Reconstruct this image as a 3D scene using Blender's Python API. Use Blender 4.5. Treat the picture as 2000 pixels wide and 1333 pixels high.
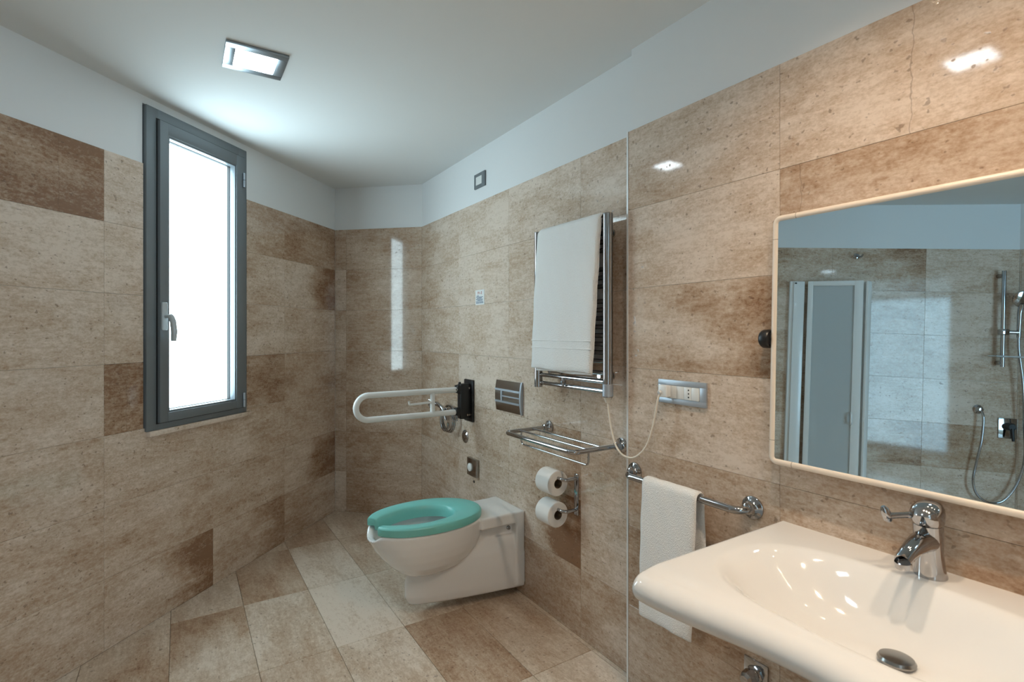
import bpy, bmesh, math, random
from math import sin, cos, pi, radians, sqrt, atan2, exp
from mathutils import Vector, Matrix

random.seed(7)
scene = bpy.context.scene
COL = scene.collection
for o in list(bpy.data.objects):
    bpy.data.objects.remove(o)

# ------------------------------------------------------------------ camera
cam_data = bpy.data.cameras.new('camera')
cam_data.sensor_width = 36.0
cam_data.lens = 1018.0 / 2000.0 * 36.0
cam_data.shift_y = -16.5 / 2000.0
cam_data.clip_start = 0.02
cam_data.dof.use_dof = True
cam_data.dof.focus_distance = 2.3
cam_data.dof.aperture_fstop = 5.0
cam = bpy.data.objects.new('camera', cam_data)
cam.location = (0, 0, 1.334)
cam.rotation_euler = (radians(90), 0, radians(-32.5))
COL.objects.link(cam)
scene.camera = cam

# ------------------------------------------------------------------ world, exposure
world = bpy.data.worlds.new('sky')
world.use_nodes = True
world.node_tree.nodes['Background'].inputs[0].default_value = (0.72, 0.86, 1.0, 1)
world.node_tree.nodes['Background'].inputs[1].default_value = 1.0
scene.world = world
vs = scene.view_settings
vs.view_transform = 'Standard'
vs.look = 'None'
vs.exposure = 0.52
vs.gamma = 1.0
vs.use_curve_mapping = False

# light levels of the place
WINDOW_STRENGTH = 7.6
WINDOW_COLOR = (0.67, 0.90, 1.0)
WINDOW2_STRENGTH = 5.5
WINDOW2_COLOR = (0.55, 0.83, 1.0)
LAMP_STRENGTH = 16.0
LAMP_COLOR = (0.80, 0.92, 1.0)
SPOT_STRENGTH = 600.0
SPOT_COLOR = (1.0, 0.77, 0.55)

CEIL = 2.41
XR = 1.475      # tiled face of the toilet wall
XF = 1.442      # tiled face of the basin wall
YS = 1.442      # where the basin wall starts
PL = 0.006      # plaster sits this far behind the tile face
R2 = sqrt(2.0)
LO = Vector((0.978, 3.998, 0))          # corner of the window wall
LD = Vector((-1, -1, 0)) / R2           # along the window wall, away from the corner
LN = Vector((1, -1, 0)) / R2            # its normal, into the room


def ML(s, off, z):
    return LO + LD * s + LN * off + Vector((0, 0, z))


# ------------------------------------------------------------------ materials
def new_mat(name):
    m = bpy.data.materials.new(name)
    m.use_nodes = True
    nt = m.node_tree
    return m, nt, nt.nodes['Principled BSDF']


def pbr(name, color, rough=0.5, metal=0.0, spec=0.5, coat=0.0, bump=None, var=0.0):
    m, nt, b = new_mat(name)
    N = nt.nodes
    L = nt.links
    b.inputs['Base Color'].default_value = (*color, 1)
    b.inputs['Roughness'].default_value = rough
    b.inputs['Metallic'].default_value = metal
    b.inputs['Specular IOR Level'].default_value = spec
    b.inputs['Coat Weight'].default_value = coat
    b.inputs['Coat Roughness'].default_value = 0.04
    tc = N.new('ShaderNodeTexCoord')
    nz = N.new('ShaderNodeTexNoise')
    nz.inputs['Scale'].default_value = 14.0
    nz.inputs['Detail'].default_value = 4.0
    L.new(tc.outputs['Object'], nz.inputs['Vector'])
    if var > 0:
        mp = N.new('ShaderNodeMapRange')
        mp.inputs['To Min'].default_value = max(0, rough - var)
        mp.inputs['To Max'].default_value = rough + var
        L.new(nz.outputs['Fac'], mp.inputs['Value'])
        L.new(mp.outputs['Result'], b.inputs['Roughness'])
    if bump:
        n2 = N.new('ShaderNodeTexNoise')
        n2.inputs['Scale'].default_value = bump[0]
        n2.inputs['Detail'].default_value = 3.0
        L.new(tc.outputs['Object'], n2.inputs['Vector'])
        bp = N.new('ShaderNodeBump')
        bp.inputs['Strength'].default_value = bump[1]
        bp.inputs['Distance'].default_value = bump[2]
        L.new(n2.outputs['Fac'], bp.inputs['Height'])
        L.new(bp.outputs['Normal'], b.inputs['Normal'])
    return m


def emit(name, color, strength):
    m, nt, b = new_mat(name)
    b.inputs['Base Color'].default_value = (0.8, 0.8, 0.8, 1)
    b.inputs['Roughness'].default_value = 0.4
    b.inputs['Emission Color'].default_value = (*color, 1)
    b.inputs['Emission Strength'].default_value = strength
    return m


def travertine(name, rough, light=(0.66, 0.54, 0.435), dark=(0.25, 0.13, 0.068)):
    m, nt, b = new_mat(name)
    N, L = nt.nodes, nt.links

    def node(t, **kw):
        n = N.new(t)
        for k, v in kw.items():
            setattr(n, k, v)
        return n

    def math_(op, a, b_=None, clamp=False):
        n = node('ShaderNodeMath', operation=op)
        n.use_clamp = clamp
        for i, v in enumerate((a, b_)):
            if v is None:
                continue
            if isinstance(v, (int, float)):
                n.inputs[i].default_value = v
            else:
                L.new(v, n.inputs[i])
        return n.outputs[0]

    def noise(vec, scale, detail=4.0, rough_=0.55):
        n = node('ShaderNodeTexNoise')
        n.inputs['Scale'].default_value = scale
        n.inputs['Detail'].default_value = detail
        n.inputs['Roughness'].default_value = rough_
        L.new(vec, n.inputs['Vector'])
        return n.outputs['Fac']

    tc = node('ShaderNodeTexCoord')
    oi = node('ShaderNodeObjectInfo')
    sep = node('ShaderNodeSeparateColor')
    L.new(oi.outputs['Color'], sep.inputs[0])
    tone, grad, gdir, crack = sep.outputs[0], sep.outputs[1], sep.outputs[2], oi.outputs['Alpha']
    xyz = node('ShaderNodeSeparateXYZ')
    L.new(tc.outputs['Object'], xyz.inputs[0])
    seed = math_('MULTIPLY', oi.outputs['Random'], 37.0)
    seed3 = node('ShaderNodeCombineXYZ')
    for i in range(3):
        L.new(seed, seed3.inputs[i])
    add = node('ShaderNodeVectorMath', operation='ADD')
    L.new(tc.outputs['Object'], add.inputs[0])
    L.new(seed3.outputs[0], add.inputs[1])

    def scaled(v):
        n = node('ShaderNodeVectorMath', operation='MULTIPLY')
        L.new(add.outputs[0], n.inputs[0])
        n.inputs[1].default_value = v
        return n.outputs[0]
    cloud = noise(scaled((3.2, 3.2, 6.0)), 1.0, 3.0)
    band = noise(scaled((3.0, 3.0, 17.0)), 1.0, 5.0, 0.6)
    streak = noise(scaled((18, 18, 80)), 1.0, 6.0, 0.7)
    mott = noise(scaled((40, 40, 60)), 1.0, 5.0, 0.7)
    pits = noise(scaled((42, 42, 105)), 1.0, 4.0, 0.62)
    spots = noise(scaled((60, 60, 75)), 1.0, 1.0, 0.4)

    grain = noise(scaled((95, 95, 150)), 1.0, 4.0, 0.7)
    # tone of this tile, with an optional darker end
    gx = math_('MULTIPLY', xyz.outputs[0], 1.0 / 0.59)            # -.5 .. .5
    gsign = math_('SUBTRACT', math_('MULTIPLY', gdir, 2.0), 1.0)
    gx = math_('MULTIPLY', gx, gsign)
    gx = math_('ADD', gx, math_('MULTIPLY', math_('SUBTRACT', cloud, 0.5), 0.9))
    sm = node('ShaderNodeMapRange', interpolation_type='SMOOTHSTEP')
    sm.inputs['From Min'].default_value = -0.2
    sm.inputs['From Max'].default_value = 0.45
    L.new(gx, sm.inputs['Value'])
    t = math_('ADD', tone, math_('MULTIPLY', grad, sm.outputs[0]))
    t = math_('ADD', t, math_('MULTIPLY', math_('SUBTRACT', cloud, 0.5), 0.95))
    t = math_('ADD', t, math_('MULTIPLY', math_('SUBTRACT', band, 0.5), 0.62))
    t = math_('ADD', t, math_('MULTIPLY', math_('SUBTRACT', streak, 0.5), 0.75))
    t = math_('ADD', t, math_('MULTIPLY', math_('SUBTRACT', grain, 0.5), 0.85))
    t = math_('ADD', t, math_('MULTIPLY', math_('SUBTRACT', mott, 0.5), 0.9), True)
    mix = node('ShaderNodeValToRGB')
    cr = mix.color_ramp
    cr.elements[0].position = 0.0
    cr.elements[0].color = (light[0] * 1.12, light[1] * 1.14, light[2] * 1.18, 1)
    cr.elements[1].position = 1.0
    cr.elements[1].color = (*dark, 1)
    e = cr.elements.new(0.35)
    e.color = (light[0] * 0.86, light[1] * 0.81, light[2] * 0.76, 1)
    e = cr.elements.new(0.68)
    e.color = tuple(0.45 * light[i] * (0.95, 0.86, 0.76)[i] + 0.55 * dark[i] for i in range(3)) + (1,)
    L.new(t, mix.inputs[0])
    # small holes filled with darker mortar
    pr = node('ShaderNodeMapRange')
    pr.inputs['From Min'].default_value = 0.69
    pr.inputs['From Max'].default_value = 0.77
    L.new(pits, pr.inputs['Value'])
    sp = node('ShaderNodeMapRange')
    sp.inputs['From Min'].default_value = 0.70
    sp.inputs['From Max'].default_value = 0.74
    L.new(spots, sp.inputs['Value'])
    hole = math_('MAXIMUM', math_('MULTIPLY', pr.outputs[0], 0.5), math_('MULTIPLY', sp.outputs[0], 0.45))
    # a crack across the tile when the alpha is below one
    cx = math_('SUBTRACT', xyz.outputs[0], math_('MULTIPLY', math_('SUBTRACT', crack, 0.5), 0.59))
    cx = math_('ADD', cx, math_('MULTIPLY', math_('SUBTRACT', noise(scaled((7, 7, 7)), 1.0, 4.0), 0.5), 0.06))
    cw = math_('LESS_THAN', math_('ABSOLUTE', cx), 0.0011)
    has = math_('LESS_THAN', crack, 0.99)
    hole = math_('MAXIMUM', hole, math_('MULTIPLY', math_('MULTIPLY', cw, has), 0.36))
    mc = node('ShaderNodeMix', data_type='RGBA')
    mc.inputs[7].default_value = (dark[0] * 0.45, dark[1] * 0.42, dark[2] * 0.4, 1)
    L.new(hole, mc.inputs[0])
    L.new(mix.outputs[0], mc.inputs[6])
    L.new(mc.outputs[2], b.inputs['Base Color'])
    rr = math_('ADD', math_('MULTIPLY', hole, 0.4), math_('ADD', math_('MULTIPLY', math_('SUBTRACT', mott, 0.5), 0.06), rough), True)
    L.new(rr, b.inputs['Roughness'])
    bp = node('ShaderNodeBump')
    bp.inputs['Strength'].default_value = 0.15
    bp.inputs['Distance'].default_value = 0.001
    bp.invert = True
    L.new(hole, bp.inputs['Height'])
    L.new(bp.outputs['Normal'], b.inputs['Normal'])
    b.inputs['Specular IOR Level'].default_value = 0.5
    return m


def towel_mat():
    m, nt, b = new_mat('white_terry')
    N, L = nt.nodes, nt.links
    b.inputs['Base Color'].default_value = (0.90, 0.89, 0.87, 1)
    b.inputs['Roughness'].default_value = 0.95
    b.inputs['Sheen Weight'].default_value = 0.35
    b.inputs['Sheen Roughness'].default_value = 0.5
    b.inputs['Specular IOR Level'].default_value = 0.15
    tc = N.new('ShaderNodeTexCoord')
    v = N.new('ShaderNodeTexVoronoi')
    v.inputs['Scale'].default_value = 330
    n = N.new('ShaderNodeTexNoise')
    n.inputs['Scale'].default_value = 130
    n.inputs['Detail'].default_value = 4
    L.new(tc.outputs['Object'], v.inputs['Vector'])
    L.new(tc.outputs['Object'], n.inputs['Vector'])
    a = N.new('ShaderNodeMath')
    a.operation = 'ADD'
    L.new(v.outputs['Distance'], a.inputs[0])
    L.new(n.outputs['Fac'], a.inputs[1])
    bp = N.new('ShaderNodeBump')
    bp.inputs['Strength'].default_value = 0.55
    bp.inputs['Distance'].default_value = 0.003
    L.new(a.outputs[0], bp.inputs['Height'])
    L.new(bp.outputs['Normal'], b.inputs['Normal'])
    return m


def frosted_glass():
    m, nt, b = new_mat('frosted_plastic_pane')
    b.inputs['Base Color'].default_value = (0.86, 0.89, 0.89, 1)
    b.inputs['Roughness'].default_value = 0.45
    b.inputs['Transmission Weight'].default_value = 0.55
    b.inputs['IOR'].default_value = 1.25
    N, L = nt.nodes, nt.links
    tc = N.new('ShaderNodeTexCoord')
    n = N.new('ShaderNodeTexNoise')
    n.inputs['Scale'].default_value = 300
    L.new(tc.outputs['Object'], n.inputs['Vector'])
    bp = N.new('ShaderNodeBump')
    bp.inputs['Strength'].default_value = 0.3
    bp.inputs['Distance'].default_value = 0.001
    L.new(n.outputs['Fac'], bp.inputs['Height'])
    L.new(bp.outputs['Normal'], b.inputs['Normal'])
    return m


M = {}
M['tile'] = travertine('polished_travertine', 0.06)
M['floor_tile'] = travertine('honed_travertine', 0.30, light=(0.68, 0.575, 0.465), dark=(0.28, 0.152, 0.085))
M['grout'] = pbr('beige_grout', (0.30, 0.22, 0.15), 0.9, bump=(80, 0.2, 0.001))
M['plaster'] = pbr('white_wall_paint', (0.78, 0.79, 0.79), 0.75, spec=0.3, bump=(220, 0.08, 0.0006))
M['ceiling'] = pbr('white_ceiling_paint', (0.76, 0.77, 0.76), 0.85, spec=0.2, bump=(220, 0.08, 0.0006))
M['ceramic'] = pbr('white_glazed_ceramic', (0.80, 0.79, 0.775), 0.07, spec=0.55, coat=0.25)
M['chrome'] = pbr('polished_chrome', (0.44, 0.44, 0.45), 0.07, 1.0, var=0.03)
M['dark_chrome'] = pbr('worn_chrome_plug', (0.33, 0.32, 0.31), 0.22, 1.0)
M['steel'] = pbr('satin_steel', (0.42, 0.40, 0.38), 0.20, 1.0, var=0.05)
M['alu'] = pbr('silver_aluminium', (0.44, 0.48, 0.53), 0.42, 0.55, var=0.05)
M['trim'] = pbr('white_edge_trim', (0.78, 0.79, 0.79), 0.25, 0.2)
M['frame'] = pbr('anthracite_aluminium', (0.185, 0.205, 0.22), 0.42, 0.25, var=0.06)
M['gasket'] = pbr('black_rubber', (0.012, 0.012, 0.013), 0.6)
M['handle_grey'] = pbr('light_grey_handle', (0.52, 0.56, 0.58), 0.42, 0.2)
M['black'] = pbr('black_plastic', (0.010, 0.010, 0.011), 0.38, var=0.05)
M['white_plastic'] = pbr('white_plastic', (0.80, 0.80, 0.78), 0.30, var=0.05)
M['cream'] = pbr('cream_plastic', (0.80, 0.69, 0.58), 0.30, var=0.05)
M['cord'] = pbr('cream_cable', (0.78, 0.72, 0.62), 0.45)
M['teal'] = pbr('turquoise_seat_plastic', (0.19, 0.565, 0.52), 0.33, var=0.05)
M['towel'] = towel_mat()
M['paper'] = pbr('tissue_paper', (0.83, 0.81, 0.78), 0.95, spec=0.1, bump=(160, 0.35, 0.001))
M['cardboard'] = pbr('brown_cardboard', (0.20, 0.14, 0.09), 0.9)
M['mirror'] = pbr('mirror_silver', (0.72, 0.87, 0.95), 0.0, 1.0)
M['white_enamel'] = pbr('white_lacquer', (0.82, 0.82, 0.80), 0.25, coat=0.2)
M['pane'] = emit('daylit_frosted_glass', WINDOW_COLOR, WINDOW_STRENGTH)
M['pane2'] = emit('daylit_glass_beyond', WINDOW2_COLOR, WINDOW2_STRENGTH)
M['lamp'] = emit('lamp_diffuser', LAMP_COLOR, LAMP_STRENGTH)
M['spot'] = emit('warm_spot_glass', SPOT_COLOR, SPOT_STRENGTH)
M['lampframe'] = pbr('brushed_steel_trim', (0.34, 0.38, 0.41), 0.32, 0.8, var=0.06)
M['frosted'] = frosted_glass()
M['ink_blue'] = pbr('blue_print', (0.06, 0.12, 0.22), 0.6)
M['ink_red'] = pbr('red_print', (0.45, 0.08, 0.05), 0.6)
M['hole'] = pbr('dark_hole', (0.02, 0.012, 0.008), 0.9)
M['door'] = pbr('white_door', (0.75, 0.74, 0.72), 0.4)


# ------------------------------------------------------------------ mesh helpers
def finish(name, bm, mat, parent=None, origin=None, smooth=40):
    bmesh.ops.recalc_face_normals(bm, faces=bm.faces)
    if origin is not None:
        bmesh.ops.translate(bm, verts=bm.verts, vec=-Vector(origin))
    me = bpy.data.meshes.new(name)
    bm.to_mesh(me)
    bm.free()
    if smooth:
        for p in me.polygons:
            p.use_smooth = True
        me.set_sharp_from_angle(angle=radians(smooth))
    me.materials.append(mat)
    ob = bpy.data.objects.new(name, me)
    COL.objects.link(ob)
    if parent is not None:
        ob.parent = parent
    elif origin is not None:
        ob.location = origin
    return ob


class Thing:
    """an Empty at the thing's base; parts are given in world coordinates"""
    def __init__(self, name, loc, label, cat, group=None):
        self.o = bpy.data.objects.new(name, None)
        self.o.empty_display_size = 0.05
        self.o.location = loc
        self.loc = Vector(loc)
        COL.objects.link(self.o)
        self.o['label'] = label
        self.o['category'] = cat
        if group:
            self.o['group'] = group

    def part(self, name, bm, mat, label=None, sub=None, smooth=40):
        ob = finish(name, bm, M[mat] if isinstance(mat, str) else mat, None, None, smooth)
        me = ob.data
        me.transform(Matrix.Translation(-self.loc))
        ob.parent = sub if sub is not None else self.o
        if label:
            ob['label'] = label
        return ob


def structure(ob, label, cat):
    ob['kind'] = 'structure'
    ob['label'] = label
    ob['category'] = cat
    return ob


def B():
    return bmesh.new()


def add_box(bm, lo, hi, bevel=0.0, seg=2, mat=None):
    lo, hi = Vector(lo), Vector(hi)
    vs_ = [bm.verts.new((x, y, z)) for x in (lo.x, hi.x) for y in (lo.y, hi.y) for z in (lo.z, hi.z)]
    F = [(0, 1, 3, 2), (4, 6, 7, 5), (0, 4, 5, 1), (2, 3, 7, 6), (0, 2, 6, 4), (1, 5, 7, 3)]
    fs = [bm.faces.new([vs_[i] for i in f]) for f in F]
    if bevel > 0:
        es = list({e for f in fs for e in f.edges})
        r = bmesh.ops.bevel(bm, geom=es, offset=bevel, segments=seg, affect='EDGES', profile=0.5)
        vs_ = list({v for f in r['faces'] for v in f.verts} | {v for v in vs_ if v.is_valid})
    if mat is not None:
        bmesh.ops.transform(bm, matrix=mat, verts=[v for v in vs_ if v.is_valid])
    return bm


def fillet(pts, rad, n=6, closed=False):
    P = [Vector(p) for p in pts]
    if isinstance(rad, (int, float)):
        rad = [rad] * len(P)
    out = []
    N_ = len(P)
    for i in range(N_):
        if not closed and i in (0, N_ - 1):
            out.append(P[i])
            continue
        a, b, c = P[i - 1], P[i], P[(i + 1) % N_]
        r = rad[i]
        if r <= 0:
            out.append(b)
            continue
        u, w = (a - b).normalized(), (c - b).normalized()
        ang = u.angle(w)
        if ang > pi - 0.02:
            out.append(b)
            continue
        d = min(r / math.tan(ang / 2), 0.49 * (a - b).length if not (i == 1 and not closed) else 0.98 * (a - b).length,
                0.49 * (c - b).length if not (i == N_ - 2 and not closed) else 0.98 * (c - b).length)
        r = d * math.tan(ang / 2)
        cen = b + (u + w).normalized() * (r / sin(ang / 2))
        s, e = b + u * d - cen, b + w * d - cen
        tot = s.angle(e)
        ax = s.cross(e).normalized()
        for k in range(n + 1):
            out.append(cen + Matrix.Rotation(tot * k / n, 3, ax) @ s)
    return out


def add_tube(bm, pts, r, seg=14, closed=False, cap=True, flat=1.0):
    P = [Vector(p) for p in pts]
    n = len(P)
    rs = r if isinstance(r, (list, tuple)) else [r] * n
    rings = []
    prev = None
    for i in range(n):
        if closed:
            t = (P[(i + 1) % n] - P[i - 1]).normalized()
        else:
            t = (P[min(i + 1, n - 1)] - P[max(i - 1, 0)]).normalized()
        if prev is None:
            up = Vector((0, 0, 1)) if abs(t.z) < 0.9 else Vector((0, 1, 0))
            nrm = (up - t * up.dot(t)).normalized()
        else:
            nrm = (prev - t * prev.dot(t)).normalized()
        prev = nrm
        bn = t.cross(nrm)
        rings.append([bm.verts.new(P[i] + (nrm * cos(2 * pi * k / seg) + bn * flat * sin(2 * pi * k / seg)) * rs[i])
                      for k in range(seg)])
    m = n if closed else n - 1
    for i in range(m):
        a, b = rings[i], rings[(i + 1) % n]
        for k in range(seg):
            bm.faces.new((a[k], a[(k + 1) % seg], b[(k + 1) % seg], b[k]))
    if cap and not closed:
        bm.faces.new(rings[0])
        bm.faces.new(rings[-1])
    return bm


def add_lathe(bm, prof, origin, axis, seg=28):
    """prof: list of (distance along axis, radius)"""
    o, ax = Vector(origin), Vector(axis).normalized()
    up = Vector((0, 0, 1)) if abs(ax.z) < 0.9 else Vector((0, 1, 0))
    u = (up - ax * up.dot(ax)).normalized()
    w = ax.cross(u)
    prev = None
    for d, r in prof:
        if r < 1e-6:
            cur = [bm.verts.new(o + ax * d)]
        else:
            cur = [bm.verts.new(o + ax * d + (u * cos(2 * pi * k / seg) + w * sin(2 * pi * k / seg)) * r) for k in range(seg)]
        if prev is not None:
            if len(prev) == 1 and len(cur) > 1:
                for k in range(seg):
                    bm.faces.new((prev[0], cur[k], cur[(k + 1) % seg]))
            elif len(cur) == 1 and len(prev) > 1:
                for k in range(seg):
                    bm.faces.new((prev[k], prev[(k + 1) % seg], cur[0]))
            elif len(cur) > 1:
                for k in range(seg):
                    bm.faces.new((prev[k], prev[(k + 1) % seg], cur[(k + 1) % seg], cur[k]))
        prev = cur
    return bm


def add_loft(bm, rings, cap0=True, cap1=True):
    R = [[bm.verts.new(p) for p in ring] for ring in rings]
    n = len(R[0])
    for a, b in zip(R, R[1:]):
        for k in range(n):
            bm.faces.new((a[k], a[(k + 1) % n], b[(k + 1) % n], b[k]))
    if cap0:
        bm.faces.new(R[0])
    if cap1:
        bm.faces.new(R[-1])
    return bm


def ell(cx, cy, z, a, b, n=40, ex=2.0, a2=None):
    """superellipse ring; a2 = semi axis on the +x side"""
    out = []
    for k in range(n):
        t = 2 * pi * k / n
        c, s = cos(t), sin(t)
        aa = (a2 if (a2 is not None and c > 0) else a)
        out.append(Vector((cx + aa * math.copysign(abs(c) ** (2 / ex), c), cy + b * math.copysign(abs(s) ** (2 / ex), s), z)))
    return out


# ------------------------------------------------------------------ room shell
W, H, GAP = 0.59, 0.30, 0.0008
TILE_MESH = {}


def tile_mesh(w, h, mat):
    key = (round(w, 4), round(h, 4), mat)
    if key in TILE_MESH:
        return TILE_MESH[key]
    t, c = 0.006, 0.0005
    x, z = w / 2 - GAP / 2, h / 2 - GAP / 2
    vs_ = [(-x, t, -z), (x, t, -z), (x, t, z), (-x, t, z),
           (-x, c, -z), (x, c, -z), (x, c, z), (-x, c, z),
           (-x + c, 0, -z + c), (x - c, 0, -z + c), (x - c, 0, z - c), (-x + c, 0, z - c)]
    fs = [(8, 9, 10, 11)]
    for i in range(4):
        j = (i + 1) % 4
        fs.append((4 + i, 4 + j, 8 + j, 8 + i))
        fs.append((i, j, 4 + j, 4 + i))
    me = bpy.data.meshes.new('tile')
    me.from_pydata(vs_, [], fs)
    me.materials.append(M[mat])
    TILE_MESH[key] = me
    return me


def put_tile(parent, center, a, yv, w, h, color, mat='tile', loc_off=None):
    ob = bpy.data.objects.new('tile', tile_mesh(w, h, mat))
    a, yv = Vector(a).normalized(), Vector(yv).normalized()
    zv = a.cross(yv)
    mt = Matrix((a, yv, zv)).transposed().to_4x4()
    mt.translation = Vector(center)
    COL.objects.link(ob)
    ob.parent = parent
    ob.matrix_local = mt
    ob.color = color
    return ob


def tile_wall(parent, origin, a, n, edges, colors, base=0.24, hole=None, rows=7):
    """edges: distances along a (increasing); colors[(col,row)] = (tone, grad, dir, crack)"""
    origin, a, n = Vector(origin), Vector(a).normalized(), Vector(n).normalized()
    for c in range(len(edges) - 1):
        for r in range(rows):
            s0, s1 = edges[c], edges[c + 1]
            z1 = 2.1 - 0.3 * r
            z0 = z1 - 0.3
            col = colors.get((c, r))
            if col is None:
                col = (base + random.uniform(-0.10, 0.10), random.uniform(0, 0.16), random.choice((0, 1)), 1.0)
            pieces = [(s0, s1)]
            if hole and z0 >= hole[2] - 1e-4:
                pieces = []
                if s0 < hole[0] - 0.004:
                    pieces.append((s0, min(s1, hole[0])))
                if s1 > hole[1] + 0.004:
                    pieces.append((max(s0, hole[1]), s1))
            for p0, p1 in pieces:
                put_tile(parent, origin + a * (p0 + p1) / 2 + Vector((0, 0, (z0 + z1) / 2)), a, -n, p1 - p0, 0.3, col)


def wall_box(bm, p0, p1, n, z0, z1, thick=0.10):
    """slab whose room face runs p0..p1, extending away from the room"""
    p0, p1, n = Vector(p0), Vector(p1), Vector(n).normalized()
    q = [p0, p1, p1 - n * thick, p0 - n * thick]
    lo = [bm.verts.new((v.x, v.y, z0)) for v in q]
    hi = [bm.verts.new((v.x, v.y, z1)) for v in q]
    bm.faces.new(lo)
    bm.faces.new(hi)
    for i in range(4):
        j = (i + 1) % 4
        bm.faces.new((lo[i], lo[j], hi[j], hi[i]))


# window wall (45 degrees)
LEN_L = (LO.x + 1.90) * R2
HS0, HS1, HZ0, HZ1 = 0.925, 1.580, 0.88, 2.374
bm = B()
f = lambda s: ML(s, -PL, 0)
wall_box(bm, f(-0.06), f(HS0), LN, 0, CEIL)
wall_box(bm, f(HS1), f(LEN_L + 0.06), LN, 0, CEIL)
wall_box(bm, f(HS0), f(HS1), LN, 0, HZ0)
wall_box(bm, f(HS0), f(HS1), LN, HZ1, CEIL)
wall_left = structure(finish('wall_left', bm, M['plaster'], smooth=0),
                      'travertine tiled wall with the window, white plaster above', 'wall')
eL = [-0.0]
while eL[-1] < LEN_L - 0.01:
    eL.append(min(eL[-1] + 0.587, LEN_L))
# local x of these tiles points towards the corner, so edges are given from the far end
eA = [LEN_L - e for e in reversed(eL)]
nL = len(eL) - 1
cl = {}
LT = {(0, 0): (0.66, 0.0, 1, 1.0), (0, 1): (0.22, 0.62, 1, 1.0), (0, 2): (0.30, 0.1, 1, 1), (0, 3): (0.44, 0.1, 0, 1),
      (0, 4): (0.40, 0.1, 1, 1), (0, 5): (0.36, 0.50, 1, 1), (0, 6): (0.46, 0.0, 1, 1),
      (1, 0): (0.50, 0.0, 0, 1), (1, 1): (0.26, 0.1, 0, 1), (1, 2): (0.26, 0.1, 0, 1), (1, 3): (0.72, 0.1, 0, 1),
      (1, 4): (0.32, 0.1, 1, 1), (1, 5): (0.36, 0.1, 1, 1), (1, 6): (0.36, 0.45, 1, 1),
      (2, 0): (0.18, 0, 0, 1), (2, 1): (0.20, 0, 0, 1), (2, 2): (0.30, 0.0, 0, 1), (2, 3): (0.80, 0.0, 0, 0.52),
      (2, 4): (0.28, 0.1, 1, 1), (2, 5): (0.34, 0.0, 1, 1), (2, 6): (0.32, 0.66, 1, 1),
      (3, 0): (0.74, 0.12, 1, 0.70), (3, 1): (0.20, 0, 0, 1), (3, 2): (0.28, 0, 0, 1), (3, 3): (0.28, 0, 0, 1),
      (3, 4): (0.32, 0, 0, 1), (3, 5): (0.34, 0, 0, 1), (3, 6): (0.38, 0, 0, 1),
      (5, 0): (0.30, 0.4, 0, 1), (6, 4): (0.55, 0, 0, 1), (5, 4): (0.30, 0.4, 0, 1)}
for (c, r), v in LT.items():
    cl[(nL - 1 - c, r)] = v
tile_wall(wall_left, LO + LD * LEN_L, -LD, LN, eA, cl, 0.26, hole=(LEN_L - HS1, LEN_L - HS0, 0.9))

# chamfer wall between window wall and toilet wall
CB = Vector((XR, 3.530, 0))
CA = LO.copy()
ca = (CB - CA).normalized()
cn = Vector((ca.y, -ca.x, 0))
if cn.y > 0:
    cn = -cn
clen = (CB - CA).length
bm = B()
wall_box(bm, CA - cn * PL - ca * 0.05, CB - cn * PL + ca * 0.05, cn, 0, CEIL)
wall_back = structure(finish('wall_back', bm, M['plaster'], smooth=0),
                      'narrow angled tiled wall in the far corner between window and toilet', 'wall')
strip = clen - 0.592
cc = {(0, r): (t, 0, 1, 1) for r, t in enumerate((0.45, 0.28, 0.42, 0.44, 0.42, 0.38, 0.20))}
cc.update({(1, r): (t, 0.05, 0, 1) for r, t in enumerate((0.42, 0.40, 0.38, 0.42, 0.42, 0.46, 0.46))})
tile_wall(wall_back, CA, ca, cn, [0, strip, clen], cc, 0.40)

# toilet wall
bm = B()
wall_box(bm, (XR + PL, 3.60, 0), (XR + PL, YS - 0.02, 0), (-1, 0, 0), 0, CEIL)
wall_right = structure(finish('wall_right', bm, M['plaster'], smooth=0),
                       'travertine tiled wall behind the toilet with white plaster above', 'wall')
cr_ = {(0, 3): (0.42, 0.1, 0, 1), (0, 4): (0.40, 0.1, 0, 1), (0, 5): (0.38, 0, 0, 1), (0, 0): (0.14, 0.25, 0, 1),
       (0, 1): (0.16, 0.25, 0, 1), (0, 2): (0.24, 0.1, 0, 1),
       (1, 0): (0.13, 0, 0, 1), (1, 1): (0.13, 0, 0, 1), (1, 2): (0.17, 0, 0, 1), (1, 3): (0.15, 0, 0, 1), (1, 4): (0.24, 0, 0, 1),
       (1, 5): (0.28, 0, 0, 1), (1, 6): (0.40, 0, 0, 1),
       (2, 0): (0.18, 0, 0, 1), (2, 1): (0.22, 0.1, 1, 1), (2, 2): (0.22, 0.1, 1, 1), (2, 3): (0.24, 0.1, 1, 1),
       (2, 4): (0.24, 0.42, 1, 1), (2, 5): (0.30, 0.70, 1, 1), (2, 6): (0.50, 0, 0, 1),
       (3, 0): (0.30, 0, 1, 1), (3, 1): (0.36, 0, 1, 1), (3, 4): (0.30, 0, 1, 1), (3, 5): (0.30, 0, 1, 1), (3, 6): (0.42, 0, 1, 1)}
yj = [3.53, 2.937, 2.347, 1.757, YS + 0.005]
tile_wall(wall_right, (XR, 3.53, 0), (0, -1, 0), (-1, 0, 0), [3.53 - y for y in yj], cr_, 0.22)

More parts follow.
